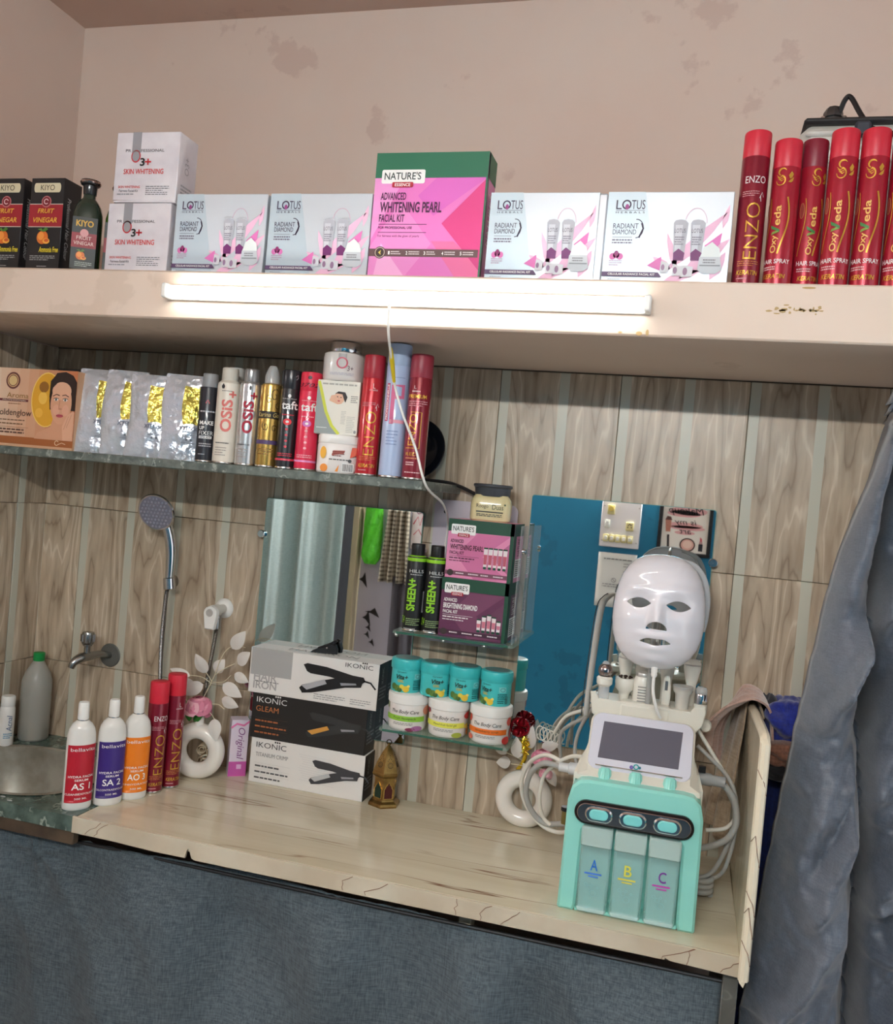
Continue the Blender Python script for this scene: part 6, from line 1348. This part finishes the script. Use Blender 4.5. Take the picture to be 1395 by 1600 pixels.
MB().lathe([(.0125, -.006), (.0135, -.002), (.0135, .018)], 22).build('grip', HP, t); MB().lathe([(.0128, .018), (.0128, .036), (.0115, .039)], 22).build('chrome_sleeve', CH, t); MB().lathe([(.0115, .038), (.0118, .048), (.009, .053), (.0005, .0535)], 22).build('clear_tip', CLR, t)
def backprobe(lb, x, hh, r1, tilt):
    t = probe(lb, x, .032); t.rotation_euler = (tilt, 0, .02)
    MB().lathe([(.010, -.006), (.011, .0), (.0105, hh*.45), (r1*.8, hh*.62), (r1, hh*.8), (r1*.95, hh*.93), (r1*.6, hh), (.0005, hh)], 22).build('grip', HP, t)
    MB().lathe([(r1*.96, hh*.86), (r1*1.03, hh*.88), (r1*.96, hh*.90)], 22).build('rim', M('probe_steel'), t)
backprobe('long rounded handpiece in the back row of the tray near its free end', -.058, .098, .0175, .05)
backprobe('rounded handpiece in the back row partly behind the mask', -.022, .092, .0185, 0)
backprobe('flared handpiece in the back row near the wall side of the mask', .082, .098, .0185, -.05)
backprobe('square grip handpiece standing behind the mask pole', .030, .090, .0165, 0)
# mask pole
MB().tube([(.005, .165, .34), (.004, .165, .44), (.004, .172, .55), (.004, .178, .60)], .0058, 12, smooth=4).build('mask_pole', M('pole_grey', (176,176,172), .35, .4), mc)

# ------------------------------------------------------------------ LED mask
MKO = Vector((-.0525, -.300, 1.4005))
mk = thing('led_mask', 'glossy white face mask with eye and mouth openings on the machine', 'mask', MKO, rot=(-.16, 0, .0))
HWT = [(-1.0, .0), (-.985, .020), (-.95, .036), (-.88, .053), (-.76, .069), (-.6, .081), (-.42, .0875), (-.2, .091), (.0, .0912), (.2, .0895), (.42, .085), (.6, .078), (.75, .068), (.87, .055), (.95, .039), (.985, .023), (1.0, .0)]
def hw(v):
    for (a, wa), (b, wb) in zip(HWT, HWT[1:]):
        if v <= b: t = (v-a)/(b-a); return wa+(wb-wa)*t
    return 0
HHm = .1175
def relief(x, z):
    g = lambda cx, cz, sx, sz: math.exp(-((x-cx)/sx)**2-((z-cz)/sz)**2)
    d = .0
    d += .017*math.exp(-(x/.0125)**2)*(1/(1+math.exp(-(z+.036)/.003)))*(1/(1+math.exp((z-.014)/.010)))*(1.15-(z+.03)*9 if z < .03 else .5)
    d += .006*g(0, -.024, .017, .010)
    for s in (-1, 1):
        d -= .010*g(s*.036, .012, .024, .016); d += .006*g(s*.040, .040, .030, .012); d += .004*g(s*.048, -.020, .024, .020)
    d += .006*g(0, -.052, .030, .008)+.006*g(0, -.077, .026, .008)+.008*g(0, -.100, .024, .014); d -= .003*g(0, -.044, .02, .005)
    return d
def msurf(u, v):
    # u,v in -1..1
    z = HHm*v; x = hw(v)*u
    e = max(0.0, 1-abs(u)**2.3*1.0); f = max(0.0, 1-abs(v)**2.5)
    y = -(.066*(e**.62)*(f**.55)*.82+.014*f)-relief(x, z)*min(1, e*2)*min(1, f*3)
    return (x, y, z)
holes = []
for s in (-1, 1): holes.append(lambda x, z, s=s: abs(z-.0105-.0)-.0108*(1-((x-s*.0385)/.0245)**2))
holes.append(lambda x, z: max(-(z+.0405), ((x/.0205)**2+((z+.0405)/.0145)**2-1)*.008))
holes.append(lambda x, z: abs(z+.0640+.0009*math.cos(x*190))-.0064*(1-abs(x/.031)**2.6))
NU, NV = 150, 190
vs = []; uv = []
for j in range(NV+1):
    v = -math.cos(PI*(j/NV))*.0+(-1+2*j/NV)
    for i in range(NU+1): uv.append([-1+2*i/NU, v])
def xz(p): return hw(p[1])*p[0], HHm*p[1]
def hv(p):
    x, z = xz(p); return min(h(x, z) for h in holes)
vals = [hv(p) for p in uv]
faces = []
for j in range(NV):
    for i in range(NU):
        q = (j*(NU+1)+i, j*(NU+1)+i+1, (j+1)*(NU+1)+i+1, (j+1)*(NU+1)+i)
        if sum(vals[k] for k in q)/4 > 0: faces.append(q)
used = {}
for q in faces:
    for a, b in zip(q, q[1:]+q[:1]): used[(min(a, b), max(a, b))] = used.get((min(a, b), max(a, b)), 0)+1
bnd = set(k for e, c in used.items() if c == 1 for k in e)
for k in bnd:
    p = uv[k]
    if abs(p[0]) > .97 or abs(p[1]) > .97 or abs(vals[k]) > .01: continue
    for it in range(6):
        f0 = hv(p); e = 1e-3; gx = (hv([p[0]+e, p[1]])-f0)/e; gy = (hv([p[0], p[1]+e])-f0)/e; g2 = gx*gx+gy*gy
        if g2 < 1e-9: break
        st = max(-.02, min(.02, f0/g2*math.sqrt(g2)))/math.sqrt(g2); p[0] -= gx*st; p[1] -= gy*st
mb = MB(); mb.add([msurf(*p) for p in uv], faces)
mb.build('face_shell', M('mask_gloss', (226,225,232), .08, coat=1.0), mk, angle=None, solid=.0025)
for s in (-1, 1):
    MB().tube([(s*.041+.0105*math.cos(a), msurf((s*.041+.0105*math.cos(a))/hw(.25), (.022+.013*math.sin(a))/HHm)[1]-.0004, .022+.013*math.sin(a)) for a in [PI*k/14 for k in range(15)]], .0006, 5).build('brow_mark', M('mask_line', (176,174,180), .3), mk)
def rimf(a, ky=1.0): return None
MB().tube([(.030, .010, .112), (.062, .012, .103), (.084, .016, .078), (.094, .02, .04), (.095, .022, .0), (.092, .02, -.03)], [.004, .006, .006, .006, .005, .003], 8, smooth=5).build('reflection_arc', M('reflection_clear', (200,204,208), .1, alpha=.7), mk)  # arc modelled in place of the mask's reflection in the mirror
MB().tube([(0, .004, .113), (.0, .06, .10), (0, .075, .02), (0, .055, -.05), (.002, .052, -.11)], .005, 10, smooth=5).build('holder_bow', M('pole_grey'), mk)
rib = MB(); P_, _ = spline([Vector(p) for p in ((-.090, .0, .028), (-.108, .03, .020), (-.122, .05, -.005), (-.127, .05, -.095), (-.130, .05, -.18), (-.130, .05, -.235))], [0]*6, 8)
vs = []; fs = []
for i, q in enumerate(P_):
    ww = .010 if i < 20 else .010-.004*(i-20)/len(P_)
    vs += [q+Vector((-ww*.6, -ww*.6, 0)), q+Vector((ww*.6, ww*.6, 0))]
    if i: fs.append((2*i-2, 2*i-1, 2*i+1, 2*i))
rib.add(vs, fs); rib.build('head_strap', M('strap_grey', (180,178,172), .6), mk, angle=None, solid=.002)
MB().tube([(q.x-.009, q.y-.009, q.z) for q in P_[4:]], .0011, 6).build('strap_wire', black_plastic(), mk)
MB().lathe([(.007, 0), (.0075, -.004), (.0065, -.006), (.0072, -.010), (.006, -.013), (.0068, -.017), (.0045, -.022)], 14, 0, Matrix.Translation((.003, -.012, -.112))).build('cable_relief', white_plastic(), mk)
MB().tube([(.003, -.012, -.13), (.004, -.012, -.16), (.010, -.004, -.185), (.018, .006, -.205), (.024, .012, -.214)], .0032, 8, smooth=6).build('mask_cable', white_plastic(), mk)

# ------------------------------------------------------------------ hoses of the machine
def W2(pts): return [Vector(p)-MO for p in pts]
HW_ = M('hose_white', (216,214,204), .4); HG = M('hose_grey', (164,164,160), .45)
def mhose(pts, r, m, nm='hose'): return MB().tube(W2(pts), r, 10, smooth=8).build(nm, m, mc)
MB().lathe([(.013, 0), (.013, .028), (.010, .030), (.010, .05)], 16, 0, Matrix.Translation(Vector((-.176, -.285, 1.045))-MO) @ Matrix.Rotation(-PI/2, 4, 'Y')).build('hose_socket', M('socket_grey', (196,200,202), .35), mc)
MB().box(-.180+.060, -.170+.060, .142, .150, .247, .258).build('socket_clip', black_plastic(), mc)
mhose([(-.222, -.285, 1.045), (-.262, -.27, 1.042), (-.292, -.24, 1.005), (-.300, -.22, .955), (-.285, -.21, .915), (-.255, -.21, .893), (-.215, -.23, .905), (-.185, -.28, .93)], .0062, HG)
mhose([(-.165, -.33, 1.085), (-.20, -.30, 1.075), (-.235, -.27, 1.045), (-.262, -.24, 1.005), (-.268, -.23, .95), (-.258, -.22, .91), (-.240, -.22, .895)], .0042, HW_)
mhose([(-.222, -.28, 1.055), (-.26, -.26, 1.058), (-.298, -.225, 1.025), (-.315, -.20, .97), (-.302, -.19, .92), (-.265, -.20, .886), (-.225, -.23, .885), (-.19, -.28, .91)], .0046, HW_)
mhose([(-.155, -.22, 1.20), (-.185, -.19, 1.14), (-.225, -.16, 1.105), (-.245, -.13, 1.07), (-.24, -.10, 1.0)], .0042, HG)
mhose([(-.155, -.22, 1.18), (-.178, -.20, 1.15), (-.200, -.18, 1.10), (-.205, -.17, 1.05), (-.19, -.18, 1.0)], .0042, HG)
mhose([(-.155, -.22, 1.19), (-.19, -.17, 1.15), (-.235, -.14, 1.12), (-.262, -.11, 1.07)], .0042, HW_)
for z, r in ((1.068, .013),):
    MB().lathe([(r, 0), (r, .025), (r*.85, .028), (r*.85, .055)], 16, 0, Matrix.Translation(Vector((.058, -.285, z))-MO) @ Matrix.Rotation(PI/2, 4, 'Y') @ Matrix.Rotation(.12, 4, 'X')).build('hose_socket', M('socket_dgrey', (150,154,156), .35), mc)
MB().box(.058+.060, .072+.060, .14, .15, .270, .282).build('socket_clip', black_plastic(), mc)
mhose([(.110, -.285, 1.062), (.132, -.282, 1.035), (.142, -.28, .99), (.130, -.28, .955), (.105, -.28, .935), (.072, -.30, .928)], .0068, HG)
mhose([(.052, -.27, 1.13), (.085, -.275, 1.105), (.118, -.275, 1.075), (.138, -.27, 1.03), (.143, -.265, .97), (.132, -.26, .89), (.115, -.25, .858), (.09, -.25, .85)], .0042, HG)
mhose([(.050, -.25, 1.16), (.080, -.255, 1.12), (.110, -.26, 1.08), (.132, -.265, 1.05), (.142, -.26, 1.0), (.125, -.255, .965), (.085, -.26, .955)], .0042, HW_)
mhose([(.112, -.28, 1.058), (.134, -.275, 1.02), (.138, -.27, .97), (.120, -.26, .90), (.10, -.26, .865), (.07, -.27, .855)], .0046, HG)
cp = []
for k in range(40): a = 2*PI*k/13; cp.append((.090+.016*math.cos(a), -.255+.016*math.sin(a), ZC+.008+.00055*k*1.6))
mhose(cp, .0060, HG, 'coiled_hose')
MB().lathe([(.011, 0), (.013, .003), (.013, .02), (.010, .024), (.0005, .025)], 16, 0, Matrix.Translation(Vector((.066, -.22, 1.165))-MO) @ Matrix.Rotation(PI/2, 4, 'X')).build('tray_hook', HP, mc)
pb = thing('plug', 'small black and brass plug behind the machine by the vase', 'plug', (-.205, -.30, ZC+.118), 0)
MB().tube([(0, 0, .0), (0, 0, .03)], .0085, 12).build('plug_body', M('plug_brass', (120,106,60), .4, .5), pb); MB().tube([(0, 0, .028), (0, 0, .036)], .0105, 12).build('plug_top', black_plastic(), pb); MB().tube([(0, 0, .002), (0.012, .03, -.03), (.03, .06, -.06), (.05, .08, -.1165)], .003, 8, smooth=6).build('plug_cable', black_plastic(), pb)

# ------------------------------------------------------------------ second vase with flowers
VX2, VY2 = -.338, -.036
vt2, vz2 = ring_vase('white ring vase wrapped by cables beside the machine', VX2, VY2, .0705, .029, .15, .02)
O2 = Vector((VX2, VY2, ZC+vz2-.01)); y = -.05
lv2 = thing('silk_flowers', 'sparse white silk leaves and pink rose in the vase by the machine', 'flowers', O2)
sprig(lv2, O2, [(tuple(O2), (-.35, -.045, .975), (-.375, -.05, .985), (-.398, -.05, .99)), (tuple(O2), (-.352, -.045, .962), (-.375, -.05, .963)), (tuple(O2), (-.345, -.04, .975), (-.36, -.05, .985)), (tuple(O2), (-.338, -.04, 1.0), (-.332, -.045, 1.02)), (tuple(O2), (-.32, -.04, .985), (-.30, -.04, 1.01)), (tuple(O2), (-.31, -.04, .96), (-.28, -.04, .96))],
 [((-.366, -.056, 1.033), (-.358, -.052, .980), .032), ((-.424, -.05, 1.012), (-.388, -.05, .985), .026), ((-.410, -.055, .962), (-.376, -.05, .968), .030), ((-.330, -.05, 1.065), (-.332, -.045, 1.005), .026), ((-.262, -.045, 1.028), (-.305, -.04, 1.012), .026), ((-.262, -.045, .925), (-.285, -.045, .962), .026)])
blossom(lv2, Vector((-.300, -.055, .998))-O2, .024, PKM, 22, 5); blossom(lv2, Vector((-.288, -.052, .958))-O2, .015, PKM, 14, 9)
bw = thing('gift_bow', 'shiny red bow with gold tinsel stuck above the vase', 'bow', (-.362, -.045, 1.055), .2)
RB = M('red_foil', (150,16,34), .15, .6)
for k in range(11):
    a = k*2.4; el = -.4+k*.14; d = Vector((math.cos(a), -.6+.2*math.sin(a), math.sin(a)*.8)).normalized(); L_ = .030
    s_ = d.cross(Vector((.3, .2, 1))).normalized()
    MB().grid(lambda u, v, d=d, s_=s_: d*(L_*math.sin(PI*u)**.8*.9)+s_*((v-.5)*.014)+d.cross(s_)*(.010*math.sin(2*PI*u)), 12, 2).build('loop', RB, bw, angle=None, solid=.0005)
for k in range(26):
    a = random.uniform(0, 2*PI); r = random.uniform(.004, .014)
    MB().tube([(.016+r*math.cos(a)*.8, -.012, -.02-.028*(k/26)+r*math.sin(a)), (.018+r*math.cos(a+2), -.018, -.028-.028*(k/26)+r*math.sin(a+2)*.8), (.014+r*math.cos(a+4)*.6, -.012, -.035-.028*(k/26))], .0011, 5, smooth=3).build('tinsel_strand', M('gold_tinsel', (214,182,50), .2, .8), bw)
MB().grid(lambda u, v: (-.004+.018*math.sin(u*3)+.010*v, -.004-.004*math.sin(u*5), -.03-.075*u), 14, 2).build('ribbon_tail', M('gold_tinsel'), bw, angle=None, solid=.0006)
wc = thing('wire_loops', 'looped thin white cable resting behind the pink rose', 'cable', (-.288, -.03, 1.045))
pts = []
for k in range(60): a = k*.62; pts.append((-.028+.056*k/60+.011*math.cos(a), -.006, .002-.016*(k/60)+.016*math.sin(a)))
MB().tube(pts, .0017, 6, smooth=2).build('cable_loop', HW_, wc)
MB().tube([(-.03, -.004, -.003), (-.034, .0, -.04), (-.03, .004, -.09), (-.02, .005, -.15)], .0017, 6, smooth=5).build('cable_tail', HW_, wc)

# ------------------------------------------------------------------ cloths at the counter end
TWL = mat_fabric('dusty_pink_towel', (206,172,158), (180,146,132), 220, .6, .95, .5, 9)
def path2(u, P):
    k = u*(len(P)-1); i = min(int(k), len(P)-2); t = k-i; return P[i][0]+(P[i+1][0]-P[i][0])*t, P[i][1]+(P[i+1][1]-P[i][1])*t
def smoothpath(P): Q, _ = spline([Vector((a, 0, b)) for a, b in P], [0]*len(P), 8); return [(q.x, q.z) for q in Q]
P1 = smoothpath([(.062, 1.105), (.075, 1.145), (.105, 1.190), (.145, 1.224), (.175, 1.222), (.195, 1.195), (.205, 1.12)])
def towelf(u, v):
    x, z = path2(u, P1); y = -.185+.165*v; k = max(0, .5-u)*2
    z -= .09*k*v**1.2-.02*k; x += .05*k*v
    f = .006*math.sin(v*20+u*5)*(.4+k)+.004*noise.noise(Vector((u*6, v*7, 1)))
    return (x-f*.7, y+.01*math.sin(u*9), z+f)
o = MB().grid(towelf, 50, 44).build('towel', TWL, angle=None, solid=.005); tag(o, 'dusty pink towel draped over the counter end panel', 'towel')
P2_ = smoothpath([(.182, 1.18), (.168, 1.214), (.150, 1.212), (.142, 1.15), (.132, 1.05), (.124, .96), (.122, .895)])
def clothf(u, v):
    x, z = path2(u, P2_); y = -.155+.13*v; k = max(0, u-.3)/.7
    f = .009*math.sin(v*13+u*2)*k+.005*noise.noise(Vector((u*4, v*6, 3)))
    return (x+f-.045*k*v, y+.02*math.sin(u*4), z+.02*math.sin(v*3)*k)
o = MB().grid(clothf, 60, 30).build('cloth', mat_fabric('beige_cloth', (178,158,132), (146,126,104), 260, .4, .95, .4, 12), angle=None, solid=.004); tag(o, 'long beige brown cloth hanging inside the end panel under the towel', 'cloth')
def heap(nm, lb, cat, c, r, m, seed, amp=.25):
    t_ = MB(); n = 28; vs = []
    prof = [(math.sin(PI*i/n), -math.cos(PI*i/n)) for i in range(n+1)]
    t_.lathe(prof, 40)
    for i, q in enumerate(t_.v):
        k = 1+amp*(noise.noise(q*1.6+Vector((seed, seed*.7, 0)))*.9+.35*abs(noise.noise(q*3.4+Vector((seed, 0, seed)))))
        t_.v[i] = Vector((q.x*r[0]*k, q.y*r[1]*k, q.z*r[2]*k))
    o = t_.build(nm, m, angle=None); o.location = c; tag(o, lb, cat); return o
heap('folded_clothes', 'rumpled royal blue cloth lying on the clothes pile', 'clothes', (.238, -.10, 1.172), (.050, .10, .052), mat_fabric('royal_blue', (20,44,150), (12,28,112), 200, .3, .8, .3, 8), 3.1, .5)
heap('folded_clothes', 'folded brown cloth in the pile beside the end panel', 'clothes', (.232, -.14, 1.118), (.058, .09, .030), mat_fabric('rust_brown', (150,104,84), (112,74,58), 200, .3, .9, .3, 8), 6.3, .35)
heap('folded_clothes', 'black cloth under the brown one in the clothes pile', 'clothes', (.235, -.14, 1.082), (.058, .09, .026), mat_fabric('black_cloth', (26,26,34), (16,16,22), 200, .2, .9, .3, 8), 8.8, .35)
heap('folded_clothes', 'dark grey cloth crumpled at the wall end of the clothes pile', 'clothes', (.195, -.06, 1.165), (.022, .05, .055), mat_fabric('dark_grey_cloth', (60,62,74), (40,42,52), 200, .2, .9, .3, 8), 2.2, .35)
def bluef(u, v):
    x = .176+.20*u; z = 1.072*(1-v)+.02*v
    return (x, -.165+.02*math.sin(u*9+v*2)+.008*math.sin(u*23)+.02*(1-v), z)
o = MB()
o.grid(bluef, 40, 30); o.grid(lambda u, v: (.176+.20*u, -.145+.13*v, 1.072+.004*math.sin(u*9)), 10, 8)
o = o.build('laundry_drape', mat_fabric('deep_blue_sheet', (18,44,120), (10,28,86), 200, .3, .6, .2, 6), angle=None, solid=.002); tag(o, 'deep blue sheet hanging between the end panel and the curtain', 'cloth')
